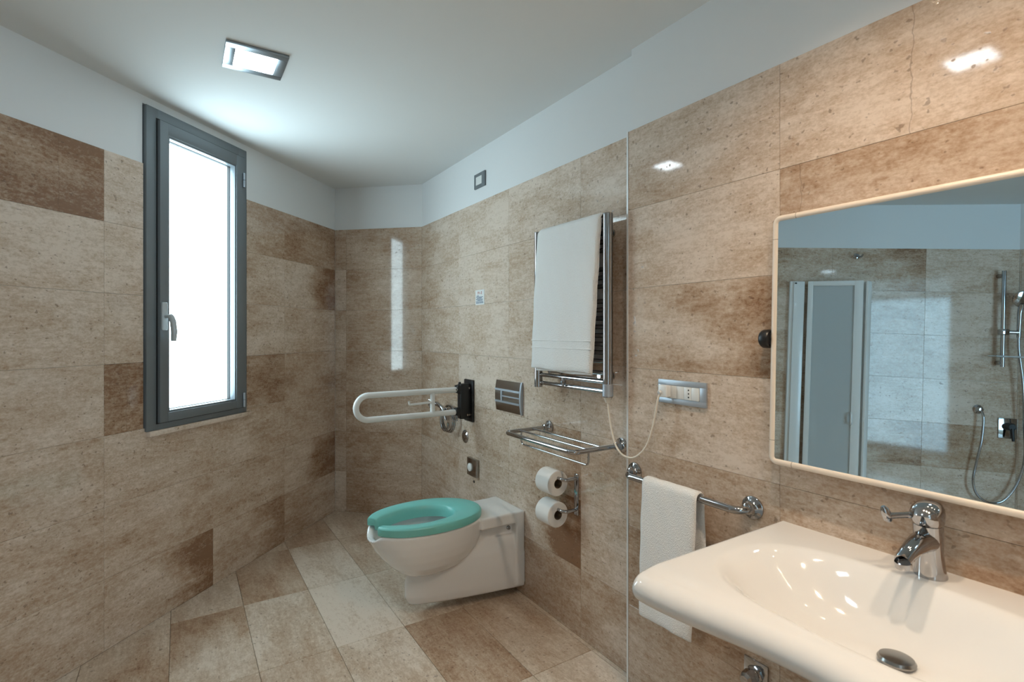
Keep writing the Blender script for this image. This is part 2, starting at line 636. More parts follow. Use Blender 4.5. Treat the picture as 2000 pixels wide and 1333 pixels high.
# basin wall, standing a little proud
YB = -1.25
bm = B()
wall_box(bm, (XF + PL, YS - 0.015, 0), (XF + PL, YB, 0), (-1, 0, 0), 0, CEIL, 0.13)
wall_front = structure(finish('wall_basin', bm, M['plaster'], smooth=0),
                       'travertine tiled wall carrying mirror and basin', 'wall')
cf = {(0, 0): (0.20, 0.05, 0, 1), (0, 1): (0.18, 0, 1, 1), (0, 2): (0.22, 0.60, 1, 1), (0, 3): (0.22, 0.05, 1, 1), (0, 4): (0.36, 0.05, 1, 1),
      (0, 5): (0.42, 0.1, 0, 1), (0, 6): (0.46, 0, 0, 1), (1, 0): (0.20, 0.12, 1, 0.54), (1, 1): (0.50, 0.0, 0, 0.10),
      (1, 2): (0.5, 0, 0, 1), (1, 3): (0.36, 0, 0, 1), (1, 4): (0.52, 0, 0, 1), (1, 5): (0.50, 0, 0, 1), (1, 6): (0.5, 0, 0, 1),
      (2, 0): (0.30, 0, 0, 1), (2, 1): (0.5, 0, 0, 1)}
tile_wall(wall_front, (XF, YS, 0), (0, -1, 0), (-1, 0, 0),
          [0, 0.599, 1.189, 1.779, 2.369, YS - YB], cf, 0.30)
bm = B()
add_box(bm, (XF - 0.0015, YS - 0.001, 0), (XR - 0.001, YS + 0.0035, 2.1))
add_box(bm, (XF - 0.0020, YS - 0.005, 0), (XF + 0.004, YS + 0.0035, 2.1))
structure(finish('trim_1', bm, M['trim'], smooth=0), 'slim bright vertical edge trim between toilet wall and basin wall', 'trim')

# walls out of the picture: shower side and behind the camera
XS = -1.90
YC = (ML(LEN_L, 0, 0)).y
bm = B()
wall_box(bm, (XS - PL, YB, 0), (XS - PL, YC + 0.004, 0), (1, 0, 0), 0, CEIL)
wall_sh = structure(finish('wall_shower', bm, M['plaster'], smooth=0), 'tiled wall at the shower end of the room', 'wall')
n_ = int((YC - YB) / W)
tile_wall(wall_sh, (XS, YB, 0), (0, 1, 0), (1, 0, 0), [W * i for i in range(n_ + 1)] + [YC - YB], {}, 0.30)
DX0, DX1, DZ = -0.78, 0.14, 2.34         # tall open doorway
bm = B()
wall_box(bm, (XF + PL, YB - PL, 0), (DX1, YB - PL, 0), (0, 1, 0), 0, CEIL)
wall_box(bm, (DX0, YB - PL, 0), (XS, YB - PL, 0), (0, 1, 0), 0, CEIL)
wall_box(bm, (DX1, YB - PL, 0), (DX0, YB - PL, 0), (0, 1, 0), DZ, CEIL)
wall_bh = structure(finish('wall_behind', bm, M['plaster'], smooth=0), 'tiled wall with the open doorway, behind the camera', 'wall')
tile_wall(wall_bh, (XF, YB, 0), (-1, 0, 0), (0, 1, 0), [0, 0.122, 0.712, XF - DX1], {}, 0.30)
tile_wall(wall_bh, (XF, YB, 0), (-1, 0, 0), (0, 1, 0), [XF - DX0, XF - DX0 + 0.59, XF - XS], {}, 0.30)
# door leaf standing open into the room beyond
bm = B()
add_box(bm, (DX0 - 0.05, YB - 0.98, 0.005), (DX0 - 0.01, YB - 0.11, DZ - 0.01), 0.004)
door = structure(finish('door_1', bm, M['door']), 'plain white door standing open behind the camera', 'door')
bm = B()
add_tube(bm, fillet([(DX0 - 0.012, YB - 0.92, 1.03), (DX0 + 0.045, YB - 0.92, 1.03), (DX0 + 0.045, YB - 0.79, 1.03)], 0.015), 0.009)
finish('handle', bm, M['chrome'], door)
# the daylit room beyond the doorway
AY = -3.45
WX0, WX1 = -0.45, 2.10
bm = B()
q = [(-1.7, YB - 0.106), (2.3, YB - 0.106), (2.3, AY), (-1.7, AY)]
add_box(bm, (-1.8, AY, -0.1), (-1.7, YB - 0.107, CEIL + 0.1))
add_box(bm, (2.3, AY, -0.1), (2.4, YB - 0.107, CEIL + 0.1))
add_box(bm, (1.448, YB - 0.2, -0.1), (2.3, YB - 0.107, CEIL + 0.1))
add_box(bm, (-1.8, AY - 0.1, -0.1), (WX0, AY, CEIL + 0.1))
add_box(bm, (WX1, AY - 0.1, -0.1), (2.4, AY, CEIL + 0.1))
add_box(bm, (WX0, AY - 0.1, -0.1), (WX1, AY, 0.05))
add_box(bm, (WX0, AY - 0.1, 2.40), (WX1, AY, CEIL + 0.1))
structure(finish('wall_bedroom', bm, M['plaster'], smooth=0), 'white walls of the bright room beyond the doorway', 'wall')
bm = B()
add_box(bm, (-1.7, AY, CEIL), (2.3, YB - 0.107, CEIL + 0.1))
structure(finish('ceiling_bedroom', bm, M['ceiling'], smooth=0), 'white ceiling of the room beyond the doorway', 'ceiling')
bm = B()
add_box(bm, (-1.7, AY, -0.1), (2.3, YB - 0.107, -0.002))
structure(finish('floor_bedroom', bm, M['grout'], smooth=0), 'beige floor of the room beyond the doorway', 'floor')
win2 = Thing('window_2', (0.575, AY, 0.05), 'tall daylit window in the room beyond the doorway', 'window')
win2.o['kind'] = 'structure'
bm = B()
for x0, x1, z0, z1 in ((WX0, WX0 + 0.06, 0.05, 2.40), (WX1 - 0.06, WX1, 0.05, 2.40), (WX0 + 0.06, WX1 - 0.06, 0.05, 0.11), (WX0 + 0.06, WX1 - 0.06, 2.34, 2.40)):
    add_box(bm, (x0, AY - 0.06, z0), (x1, AY - 0.01, z1), 0.003)
win2.part('frame', bm, 'frame')
bm = B()
add_box(bm, (WX0 + 0.05, AY - 0.05, 0.10), (WX1 - 0.05, AY - 0.04, 2.35))
win2.part('pane', bm, 'pane2', 'bright frosted glass pane')

# ceiling
poly = [(XR + 0.05, YS), (XR + 0.05, 3.56), (LO.x + 0.02, LO.y + 0.05), (XS - 0.05, YC + 0.02), (XS - 0.05, YB - 0.05), (XR + 0.05, YB - 0.05)]
bm = B()
lo = [bm.verts.new((x, y, CEIL)) for x, y in poly]
hi = [bm.verts.new((x, y, CEIL + 0.1)) for x, y in poly]
bm.faces.new(lo)
bm.faces.new(hi)
for i in range(len(poly)):
    j = (i + 1) % len(poly)
    bm.faces.new((lo[i], lo[j], hi[j], hi[i]))
structure(finish('ceiling', bm, M['ceiling'], smooth=0), 'plain white painted ceiling', 'ceiling')

# floor: slab and single tiles clipped to the room
bm = B()
lo = [bm.verts.new((x, y, -0.10)) for x, y in poly]
hi = [bm.verts.new((x, y, -0.004)) for x, y in poly]
bm.faces.new(lo)
bm.faces.new(hi)
for i in range(len(poly)):
    j = (i + 1) % len(poly)
    bm.faces.new((lo[i], lo[j], hi[j], hi[i]))
floor = structure(finish('floor', bm, M['grout'], smooth=0), 'floor of long honed travertine tiles', 'floor')


def clip_poly(pts, p, n):
    out = []
    for i in range(len(pts)):
        a, b = Vector(pts[i]), Vector(pts[(i + 1) % len(pts)])
        da, db = (a - p).dot(n), (b - p).dot(n)
        if da >= 0:
            out.append(a)
        if (da >= 0) != (db >= 0):
            out.append(a + (b - a) * da / (da - db))
    return out


FX0, FY0, FW, FL = 0.561, 2.258, 0.2985, 0.592
FT = {(0, 1): (0.16, 0.1, 1, 1), (0, 0): (0.06, 0.0, 0, 1), (0, -1): (0.20, 0.05, 0, 1), (-1, 0): (0.24, 0.1, 0, 1), (-1, 1): (0.58, 0.05, 0, 1),
      (-1, -1): (0.42, 0.0, 0, 1), (-2, 0): (0.32, 0.40, 1, 1), (-2, -1): (0.34, 0.3, 0, 1), (-2, 1): (0.34, 0, 0, 1), (-3, 0): (0.34, 0.4, 0, 1),
      (1, 1): (0.38, 0.0, 0, 1), (1, 0): (0.30, 0.0, 1, 1), (1, -1): (0.62, 0.05, 0, 1), (2, -1): (0.40, 0.05, 1, 1), (2, -2): (0.20, 0.0, 0, 1),
      (1, -2): (0.22, 0, 0, 1), (0, 2): (0.56, 0, 0, 1), (1, 2): (0.34, 0, 0, 1), (2, 0): (0.38, 0, 0, 1), (0, -2): (0.30, 0, 0, 1),
      (3, -1): (0.22, 0, 0, 1), (3, -2): (0.24, 0, 0, 1), (2, 1): (0.40, 0, 0, 1)}
for i in range(-9, 4):
    for j in range(-6, 4):
        x0, y0 = FX0 + FW * i + 0.0009, FY0 + FL * j + 0.0009
        x1, y1 = x0 + FW - 0.0018, y0 + FL - 0.0018
        pts = [Vector((x, y, 0)) for x, y in ((x0, y0), (x1, y0), (x1, y1), (x0, y1))]
        for p, n in ((LO, LN), (CA, cn), (Vector((XR, 0, 0)), Vector((-1, 0, 0))), (Vector((XS, 0, 0)), Vector((1, 0, 0))),
                     (Vector((0, YB, 0)), Vector((0, 1, 0)))):
            pts = clip_poly(pts, p, n)
            if len(pts) < 3:
                break
        if len(pts) < 3:
            continue
        area = abs(sum(pts[k].x * pts[(k + 1) % len(pts)].y - pts[(k + 1) % len(pts)].x * pts[k].y for k in range(len(pts)))) / 2
        if area < 2e-4:
            continue
        c = Vector(((x0 + x1) / 2, (y0 + y1) / 2, 0))
        # local axes: x = world Y, y = down, z = -world X
        loc = [Vector((p.y - c.y, 0, -(p.x - c.x))) for p in pts]
        if (loc[1] - loc[0]).cross(loc[2] - loc[1]).y > 0:
            loc.reverse()
        n = len(loc)
        cen = sum(loc, Vector()) / n
        vv = [v for v in loc]
        top = []
        for v in vv:
            d = (cen - v)
            top.append(v + d.normalized() * min(0.0012, d.length * 0.1))
        verts = [(v.x, 0.006, v.z) for v in vv] + [(v.x, 0.0009, v.z) for v in vv] + [(v.x, 0, v.z) for v in top]
        faces = [tuple(2 * n + k for k in range(n))]
        for k in range(n):
            q = (k + 1) % n
            faces.append((n + k, n + q, 2 * n + q, 2 * n + k))
            faces.append((k, q, n + q, n + k))
        me = bpy.data.meshes.new('tile')
        me.from_pydata(verts, [], faces)
        me.materials.append(M['floor_tile'])
        ob = bpy.data.objects.new('tile', me)
        COL.objects.link(ob)
        ob.parent = floor
        mt = Matrix((Vector((0, 1, 0)), Vector((0, 0, -1)), Vector((-1, 0, 0)))).transposed().to_4x4()
        mt.translation = c
        ob.matrix_local = mt
        ob.color = FT.get((i, j), (0.28 + random.uniform(-0.12, 0.15), random.uniform(0, 0.15), random.choice((0, 1)), 1.0))

# ------------------------------------------------------------------ window
MW = Matrix((-LD, -LN, Vector((0, 0, 1)))).transposed().to_4x4()
MW.translation = LO        # local x = -s, local y = into the wall


def wbox(bm, s0, s1, y0, y1, z0, z1, bev=0.0):
    add_box(bm, (-s1, y0, z0), (-s0, y1, z1), bev, 2, MW)


def wframe(bm, s0, s1, z0, z1, l, r, t, b_, y0, y1, bev):
    wbox(bm, s1 - l, s1, y0, y1, z0, z1, bev)
    wbox(bm, s0, s0 + r, y0, y1, z0, z1, bev)
    wbox(bm, s0 + r - 0.002, s1 - l + 0.002, y0, y1, z1 - t, z1, bev)
    wbox(bm, s0 + r - 0.002, s1 - l + 0.002, y0, y1, z0, z0 + b_, bev)


win = Thing('window_1', ML(1.25, 0, 0.88), 'tall narrow frosted window in a dark grey metal frame', 'window')
win.o['kind'] = 'structure'
bm = B()
wframe(bm, 0.938, 1.574, 0.883, 2.370, 0.062, 0.062, 0.055, 0.05, -0.010, 0.085, 0.002)
win.part('outer_frame', bm, 'frame')
bm = B()
wframe(bm, 0.958, 1.524, 0.910, 2.326, 0.005, 0.005, 0.005, 0.005, -0.013, 0.02, 0)
win.part('gasket', bm, 'gasket')
bm = B()
wframe(bm, 0.962, 1.518, 0.914, 2.320, 0.046, 0.072, 0.058, 0.044, -0.026, 0.060, 0.003)
sash = win.part('sash', bm, 'frame')
bm = B()
wframe(bm, 1.030, 1.476, 0.954, 2.266, 0.014, 0.012, 0.014, 0.013, -0.021, 0.022, 0.002)
win.part('glazing_bead', bm, 'frame', sub=sash)
bm = B()
wframe(bm, 1.040, 1.464, 0.965, 2.254, 0.004, 0.004, 0.004, 0.004, 0.012, 0.032, 0)
win.part('glazing_seal', bm, 'gasket', sub=sash)
bm = B()
wbox(bm, 1.034, 1.470, 0.030, 0.038, 0.960, 2.262)
win.part('pane', bm, 'pane', 'bright frosted glass pane')
bm = B()
add_box(bm, (-1.566, -0.022, 0.858), (-0.908, 0.05, 0.882), 0.002, 2, MW)
o = win.part('sill', bm, 'tile', 'thin travertine window sill')
o.color = (0.16, 0, 0, 1)
for zc in (2.19, 0.955):
    bm = B()
    for dz in (-0.02, 0.021):
        add_lathe(bm, [(-0.019, 0), (-0.019, 0.0065), (0.019, 0.0065), (0.019, 0)], ML(0.984, 0.032, zc + dz), (0, 0, 1), 14)
    win.part('hinge', bm, 'alu')
bm = B()
add_box(bm, (-1.514, -0.036, 1.345), (-1.484, -0.024, 1.475), 0.005, 3, MW)
h = win.part('handle', bm, 'handle_grey', 'light grey window handle')
bm = B()
pts = [(-1.499, -0.030, 1.385 + 0.025), (-1.499, -0.066, 1.41), (-1.495, -0.074, 1.385), (-1.492, -0.077, 1.34), (-1.490, -0.072, 1.295)]
pts = [MW @ Vector(p) for p in fillet(pts, [0, 0.012, 0.02, 0.05, 0])]
add_tube(bm, pts, [0.009] * 3 + [0.014] * (len(pts) - 4) + [0.012], 12, flat=0.75)
win.part('lever', bm, 'handle_grey', sub=h)

# ------------------------------------------------------------------ ceiling lamps
LAMPS = [((0.25, 2.278), 'square steel framed ceiling light in front of the window', 'lamp'),
         ((0.27, 0.755), 'square steel framed ceiling light nearer the basin, seen as a reflection in the wall', 'lamp'),
         ((0.27, -0.77), 'square steel framed ceiling light beside the door', 'lamp')]
for (lx, ly), lab, mt in LAMPS:
    t = Thing('ceiling_light', (lx, ly, CEIL), lab, 'ceiling light', 'square ceiling lights')
    h, i_ = 0.1085, 0.073
    z0, z1 = CEIL - 0.011, CEIL - 0.0005
    bm = B()
    add_box(bm, (lx - h, ly - h, z0), (lx + h, ly - i_, z1), 0.0015)
    add_box(bm, (lx - h, ly + i_, z0), (lx + h, ly + h, z1), 0.0015)
    add_box(bm, (lx - h, ly - i_ - 0.001, z0), (lx - i_, ly + i_ + 0.001, z1), 0.0015)
    add_box(bm, (lx + i_, ly - i_ - 0.001, z0), (lx + h, ly + i_ + 0.001, z1), 0.0015)
    t.part('frame', bm, 'lampframe')
    bm = B()
    k = i_ - 0.0015
    add_box(bm, (lx - k, ly - k, CEIL - 0.006), (lx + k, ly + k, CEIL - 0.0012))
    t.part('diffuser', bm, mt, 'glowing white diffuser')
for sy in (0.62, 0.22, -0.18):
    sx = 0.92
    t = Thing('downlight', (sx, sy, CEIL),
              {0.62: 'short white cylinder downlight with warm light above the left end of the basin', 0.22: 'short white cylinder downlight with warm light above the right end of the basin',
               -0.18: 'short white cylinder downlight with warm light furthest from the window'}[sy], 'ceiling light', 'warm downlights over the basin')
    bm = B()
    add_lathe(bm, [(-0.002, 0), (-0.002, 0.034), (-0.034, 0.037), (-0.038, 0.039), (-0.036, 0.043), (0, 0.043)], (sx, sy, CEIL - 0.0003), (0, 0, 1), 28)
    t.part('can', bm, 'white_enamel', 'short white cylinder')
    bm = B()
    add_lathe(bm, [(-0.005, 0), (-0.005, 0.031), (-0.009, 0.028), (-0.010, 0)], (sx, sy, CEIL), (0, 0, 1), 28)
    t.part('lens', bm, 'spot', 'glowing warm lens')


# ------------------------------------------------------------------ toilet
def remeshed(bm, voxel, smooth_it=6):
    bmesh.ops.recalc_face_normals(bm, faces=bm.faces)
    me = bpy.data.meshes.new('tmp')
    bm.to_mesh(me)
    bm.free()
    ob = bpy.data.objects.new('tmp', me)
    COL.objects.link(ob)
    md = ob.modifiers.new('r', 'REMESH')
    md.mode = 'VOXEL'
    md.voxel_size = voxel
    md2 = ob.modifiers.new('s', 'SMOOTH')
    md2.factor = 0.5
    md2.iterations = smooth_it
    dg = bpy.context.evaluated_depsgraph_get()
    ev = ob.evaluated_get(dg)
    out = bmesh.new()
    out.from_mesh(ev.to_mesh())
    ev.to_mesh_clear()
    bpy.data.objects.remove(ob)
    return out


TY = 2.335
toilet = Thing('toilet', (1.2, TY, 0.0), 'white wall hung toilet with an open fronted turquoise seat', 'toilet')


def rim_z(x, y):
    ang = atan2(abs(y - TY), -(x - 0.95))
    return 0.434 - 0.036 * exp(-(ang / 0.33) ** 4)


def bowl_ring(z, fx, bx, b, flat=False, n=72, ex=2.15):
    c = 0.98
    r = ell(c, TY, z, c - fx, b, n, ex, bx - c)
    return r


bm = B()
rings = []
# outside, from the bottom up
for z, fx, bx, b in ((0.196, 0.93, 1.10, 0.045), (0.204, 0.895, 1.15, 0.085), (0.225, 0.852, 1.20, 0.118), (0.26, 0.812, 1.24, 0.143),
                     (0.30, 0.776, 1.27, 0.161), (0.34, 0.747, 1.285, 0.173), (0.38, 0.727, 1.295, 0.181), (0.405, 0.719, 1.30, 0.184)):
    rings.append(bowl_ring(z, fx, bx, b))
for dz, fx, bx, b in ((-0.010, 0.7155, 1.30, 0.186), (0.0, 0.722, 1.295, 0.180), (0.001, 0.734, 1.25, 0.166), (-0.004, 0.746, 1.22, 0.154)):
    r = bowl_ring(0, fx, bx, b)
    rings.append([Vector((p.x, p.y, rim_z(p.x, p.y) + dz)) for p in r])
# inside, down again
for z, fx, bx, b in ((0.375, 0.756, 1.20, 0.146), (0.33, 0.785, 1.17, 0.130), (0.28, 0.86, 1.10, 0.085), (0.25, 0.92, 1.06, 0.050)):
    rings.append(bowl_ring(z, fx, bx, b))
add_loft(bm, rings)


def trunk_w(x, wmax, x0, e=0.62):
    return wmax * max(0.0, min(1.0, (x - x0) / (1.475 - x0))) ** e


def plan(x0, wmax, z, e, xe=1.4745, n=22, nose=0.0):
    pts = []
    xs = [x0 + (xe - x0) * (k / n) ** 1.7 for k in range(n + 1)]
    for x in xs:
        pts.append(Vector((x, TY - trunk_w(x, wmax, x0, e), z)))
    for x in reversed(xs[1:]):
        pts.append(Vector((x, TY + trunk_w(x, wmax, x0, e), z)))
    return pts


# trunk under the bowl, back to the wall
rings = []
for z, x0, wm, e in ((0.048, 0.925, 0.136, 0.62), (0.056, 0.906, 0.142, 0.56), (0.09, 0.890, 0.144, 0.52), (0.16, 0.890, 0.144, 0.50), (0.205, 0.905, 0.144, 0.48),
                     (0.24, 0.95, 0.142, 0.42), (0.272, 1.05, 0.138, 0.36), (0.300, 1.13, 0.134, 0.30), (0.318, 1.17, 0.128, 0.28)):
    rings.append(plan(x0, wm, z, e))
add_loft(bm, rings)
# slab behind the seat and the post against the wall
add_box(bm, (1.225, TY - 0.138, 0.374), (1.4745, TY + 0.138, 0.432), 0.006, 2)
add_box(bm, (1.425, TY - 0.142, 0.06), (1.4745, TY + 0.142, 0.432), 0.004, 2)
add_box(bm, (1.20, TY - 0.095, 0.25), (1.45, TY + 0.095, 0.40), 0.01, 2)
bm = remeshed(bm, 0.0042, 7)
toilet.part('body', bm, 'ceramic', smooth=60)
for sgn in (-1, 1):
    bm = B()
    add_lathe(bm, [(0, 0.011), (0.006, 0.011), (0.008, 0.008), (0.014, 0.007), (0.015, 0)], (1.404, TY + sgn * 0.094, 0.345), (0, sgn, 0), 6)
    toilet.part('fixing_bolt', bm, 'dark_chrome')

# the seat: an open horseshoe
SG = 0.27


def seat_section(th, n=1):
    pass


N_S = 72
a0 = 0.41
rings = []
for k in range(N_S + 1):
    # angle measured from the front, going round the back
    t = a0 + (2 * pi - 2 * a0) * k / N_S
    dx, dy = -cos(t), sin(t)
    # outer outline
    ax = 0.278
    ox = 0.998 + ax * math.copysign(abs(dx) ** 0.93, dx)
    oy = TY + 0.190 * math.copysign(abs(dy) ** 0.93, dy)
    # inner outline
    ix = 0.972 + (0.186 if dx < 0 else 0.165) * dx
    iy = TY + 0.114 * dy
    # pull the front ends straight
    fr = max(0.0, (cos(t) - 0.72) / 0.28)
    ix -= 0.028 * fr
    O, I = Vector((ox, oy, 0)), Vector((ix, iy, 0))
    d = (I - O)
    L_ = d.length
    u = d.normalized()
    zb, zt = 0.434, 0.474
    if dx > 0.2:
        zt -= 0.006 * (dx - 0.2)
    prof = [(0.0, zb), (-0.002, zb + 0.006), (-0.002, zt - 0.010), (0.003, zt - 0.003), (0.011, zt), (L_ * 0.5, zt - 0.002),
            (L_ - 0.014, zt - 0.005), (L_ - 0.004, zt - 0.012), (L_ + 0.003, zt - 0.030), (L_ + 0.007, zb - 0.022), (L_ * 0.78, zb - 0.022), (L_ * 0.7, zb)]
    rings.append([O + u * p + Vector((0, 0, z)) for p, z in prof])
# rounded ends
def shrink(ring, f, push):
    c = sum(ring, Vector()) / len(ring)
    return [c + (p - c) * f + push for p in ring]
tan0 = (sum(rings[0], Vector()) - sum(rings[2], Vector())).normalized()
tan1 = (sum(rings[-1], Vector()) - sum(rings[-3], Vector())).normalized()
rings = [shrink(rings[0], 0.80, tan0 * 0.010), shrink(rings[0], 0.94, tan0 * 0.007)] + rings + [shrink(rings[-1], 0.94, tan1 * 0.007), shrink(rings[-1], 0.80, tan1 * 0.010)]
bm = B()
add_loft(bm, rings)
toilet.part('seat', bm, 'teal', 'turquoise plastic seat open at the front', smooth=35)

# ------------------------------------------------------------------ fold-down grab rail
gr = Thing('grab_rail', (XR, 2.775, 0.80), 'white fold-down grab rail on a black wall plate beside the toilet', 'grab rail')
GY = 2.775
bm = B()
add_box(bm, (XR - 0.014, 2.728, 0.800), (XR, 2.842, 1.052), 0.006, 3)
gr.part('wall_plate', bm, 'black')
bm = B()
add_box(bm, (1.395, GY - 0.024, 0.822), (XR - 0.010, GY + 0.024, 1.030), 0.006, 3)
add_box(bm, (1.374, GY - 0.022, 0.974), (1.42, GY + 0.022, 1.024), 0.008, 3)
add_box(bm, (1.368, GY - 0.021, 0.842), (1.42, GY + 0.021, 0.890), 0.008, 3)
add_lathe(bm, [(0, 0.008), (0.014, 0.008), (0.016, 0)], (1.40, GY, 1.026), (0, 0, 1), 14)
gr.part('hinge_housing', bm, 'black')
bm = B()
zt, zb = 0.996, 0.864
xc = 0.853
path = [Vector((1.392, GY, zt)), Vector((1.2, GY, zt)), Vector((1.0, GY, zt))]
for k in range(17):
    a = pi / 2 + pi * k / 16
    path.append(Vector((xc + 0.066 * cos(a), GY, 0.93 + 0.066 * sin(a))))
path += [Vector((1.0, GY, zb)), Vector((1.2, GY, zb)), Vector((1.385, GY, zb))]
add_tube(bm, path, 0.0165, 18)
add_tube(bm, [(1.226, GY, zb), (1.226, GY, zt)], 0.0140, 16)
gr.part('loop', bm, 'white_enamel', 'white tubular loop')
bm = B()
add_tube(bm, fillet([(1.226, GY - 0.006, 0.934), (1.082, GY - 0.012, 0.930), (1.078, GY - 0.012, 0.950)], 0.008), 0.0065, 12)
gr.part('paper_peg', bm, 'white_enamel')
for x, z in ((1.372, 0.998), (1.452, 1.004), (1.44, 0.845), (1.455, 0.845)):
    bm = B()
    add_lathe(bm, [(0, 0.006), (0.002, 0.006), (0.003, 0)], (x, GY - (0.0175 if x < 1.38 else 0.0242), z), (0, -1, 0), 12)
    gr.part('screw', bm, 'dark_chrome')

# ------------------------------------------------------------------ hand spray with coiled hose
sy, sz = 3.03, 0.845
sp = Thing('bidet_spray', (XR, sy, sz), 'chrome hand spray with a coiled hose behind the grab rail', 'hand spray')
bm = B()
add_lathe(bm, [(0, 0.034), (0.006, 0.034), (0.010, 0.028), (0.030, 0.016), (0.055, 0.015), (0.055, 0)], (XR, sy, sz - 0.02), (-1, 0, 0), 24)
sp.part('wall_outlet', bm, 'chrome')
bm = B()
add_box(bm, (1.395, sy - 0.022, sz - 0.015), (1.45, sy + 0.022, sz + 0.015), 0.008, 3)
sp.part('holder', bm, 'chrome')
bm = B()
hp = fillet([(1.405, sy - 0.055, sz - 0.06), (1.40, sy - 0.02, sz + 0.01), (1.385, sy + 0.035, sz + 0.035), (1.365, sy + 0.075, sz + 0.03)], 0.05)
add_tube(bm, hp, [0.009 + 0.006 * (k / (len(hp) - 1)) for k in range(len(hp))], 14)
add_lathe(bm, [(0, 0.010), (0.006, 0.026), (0.018, 0.026), (0.020, 0)], (1.367, sy + 0.07, sz + 0.031), (-0.6, 0.6, -0.25), 20)
sp.part('spray_head', bm, 'chrome')
bm = B()
add_tube(bm, [(1.39, sy - 0.015, sz + 0.022), (1.36, sy + 0.03, sz + 0.052), (1.34, sy + 0.065, sz + 0.060)], [0.003, 0.004, 0.003], 8)
sp.part('trigger', bm, 'chrome')
bm = B()
pts = []
for k in range(91):
    t = k / 90
    a = 2 * pi * 3.0 * t - pi / 2
    r = 0.072 + 0.012 * sin(5.1 * t)
    pts.append(Vector((1.452 - 0.050 * t, sy - 0.030 + r * 1.15 * sin(a) + 0.014 * sin(7 * t), sz - 0.062 + r * cos(a) + 0.010 * sin(11 * t))))
add_tube(bm, pts, 0.0068, 9)
sp.part('hose', bm, 'chrome', 'coiled metal hose')

# ------------------------------------------------------------------ small fittings on the toilet wall
t = Thing('pipe_cover', (XR, 2.845, 0.698), 'small domed chrome pipe cover on wall below the grab rail plate', 'pipe cover')
bm = B()
add_lathe(bm, [(0, 0.040), (0.004, 0.040), (0.011, 0.030), (0.016, 0.014), (0.017, 0)], (XR, 2.845, 0.698), (-1, 0, 0), 28)
t.part('dome', bm, 'chrome')
t = Thing('call_button', (XR, 2.735, 0.535), 'square steel wall plate with a round white push button', 'push button')
bm = B()
add_box(bm, (XR - 0.022, 2.672, 0.484), (XR, 2.786, 0.588), 0.004, 2)
t.part('plate', bm, 'steel')
bm = B()
add_lathe(bm, [(0, 0.024), (0.006, 0.024), (0.010, 0.018), (0.011, 0)], (XR - 0.0225, 2.742, 0.535), (-1, 0, 0), 24)
t.part('button', bm, 'white_plastic', 'round white button')
bm = B()
add_lathe(bm, [(0, 0.009), (0.0012, 0.008), (0.0012, 0)], (XR, 2.735, 0.447), (-1, 0, 0), 14)
o = finish('wall_plug', bm, M['hole'], origin=(XR, 2.735, 0.447))
o['label'] = 'small dark plugged screw hole below the square push button plate'
o['category'] = 'wall plug'

# flush plate
fy0, fy1, fz0, fz1 = 2.215, 2.465, 0.912, 1.076
t = Thing('flush_plate', (XR, 2.34, 0.994), 'shiny dark steel flush plate with curved buttons above toilet', 'flush plate')


def curved_plate(bm, y0, y1, z0, z1, x0, xb, bulge, n=14):
    """front face bulges towards the room"""
    ring_f, ring_b = [], []
    for k in range(n + 1):
        z = z0 + (z1 - z0) * k / n
        u = (z - (fz0 + fz1) / 2) / ((fz1 - fz0) / 2)
        x = x0 - bulge * (1 - u * u)
        ring_f.append((x, z))
    vs0 = [bm.verts.new((x, y0, z)) for x, z in ring_f] + [bm.verts.new((xb, y0, z1)), bm.verts.new((xb, y0, z0))]
    vs1 = [bm.verts.new((x, y1, z)) for x, z in ring_f] + [bm.verts.new((xb, y1, z1)), bm.verts.new((xb, y1, z0))]
    bm.faces.new(vs0)
    bm.faces.new(vs1)
    m = len(vs0)
    for k in range(m):
        q = (k + 1) % m
        bm.faces.new((vs0[k], vs0[q], vs1[q], vs1[k]))


bm = B()
curved_plate(bm, fy0, fy1, fz0, fz1, XR - 0.006, XR, 0.009)
t.part('plate', bm, 'steel')
bm = B()
curved_plate(bm, fy0 - 0.006, fy0 + 0.006, fz0 - 0.002, fz1 + 0.002, XR - 0.008, XR, 0.010)
t.part('side_edge', bm, 'alu')
for z0, z1 in ((0.958, 0.968), (1.022, 1.032)):
    bm = B()
    curved_plate(bm, fy0 + 0.008, fy1 - 0.002, z0, z1, XR - 0.010, XR - 0.002, 0.009, 4)
    t.part('bar', bm, 'alu')
bm = B()
curved_plate(bm, 2.388, 2.402, 0.966, 1.024, XR - 0.010, XR - 0.002, 0.009, 6)
t.part('bar', bm, 'alu')
bm = B()
curved_plate(bm, fy0 + 0.010, 2.390, 0.992, 0.998, XR - 0.009, XR - 0.002, 0.009, 4)
t.part('bar', bm, 'alu')

# hygiene sticker
t = Thing('wall_sticker', (XR, 2.663, 1.54), 'small white printed notice sticker on wall left of the towel radiator', 'sticker')
bm = B()
add_box(bm, (XR - 0.0014, 2.610, 1.496), (XR - 0.0002, 2.716, 1.583))
t.part('sheet', bm, 'white_plastic')
bm = B()
for (y0, y1, z0, z1) in ((2.682, 2.686, 1.557, 1.574), (2.668, 2.672, 1.560, 1.572), (2.654, 2.657, 1.559, 1.566), (2.640, 2.645, 1.557, 1.574), (2.676, 2.681, 1.568, 1.571)):
    add_box(bm, (XR - 0.0019, y0, z0), (XR - 0.0015, y1, z1))
t.part('red_print', bm, 'ink_red')
bm = B()
rows_ = ((1.548, 2.675, 2.700), (1.541, 2.626, 2.705), (1.5345, 2.640, 2.694), (1.528, 2.628, 2.706), (1.5215, 2.630, 2.690), (1.514, 2.624, 2.708), (1.507, 2.622, 2.706))
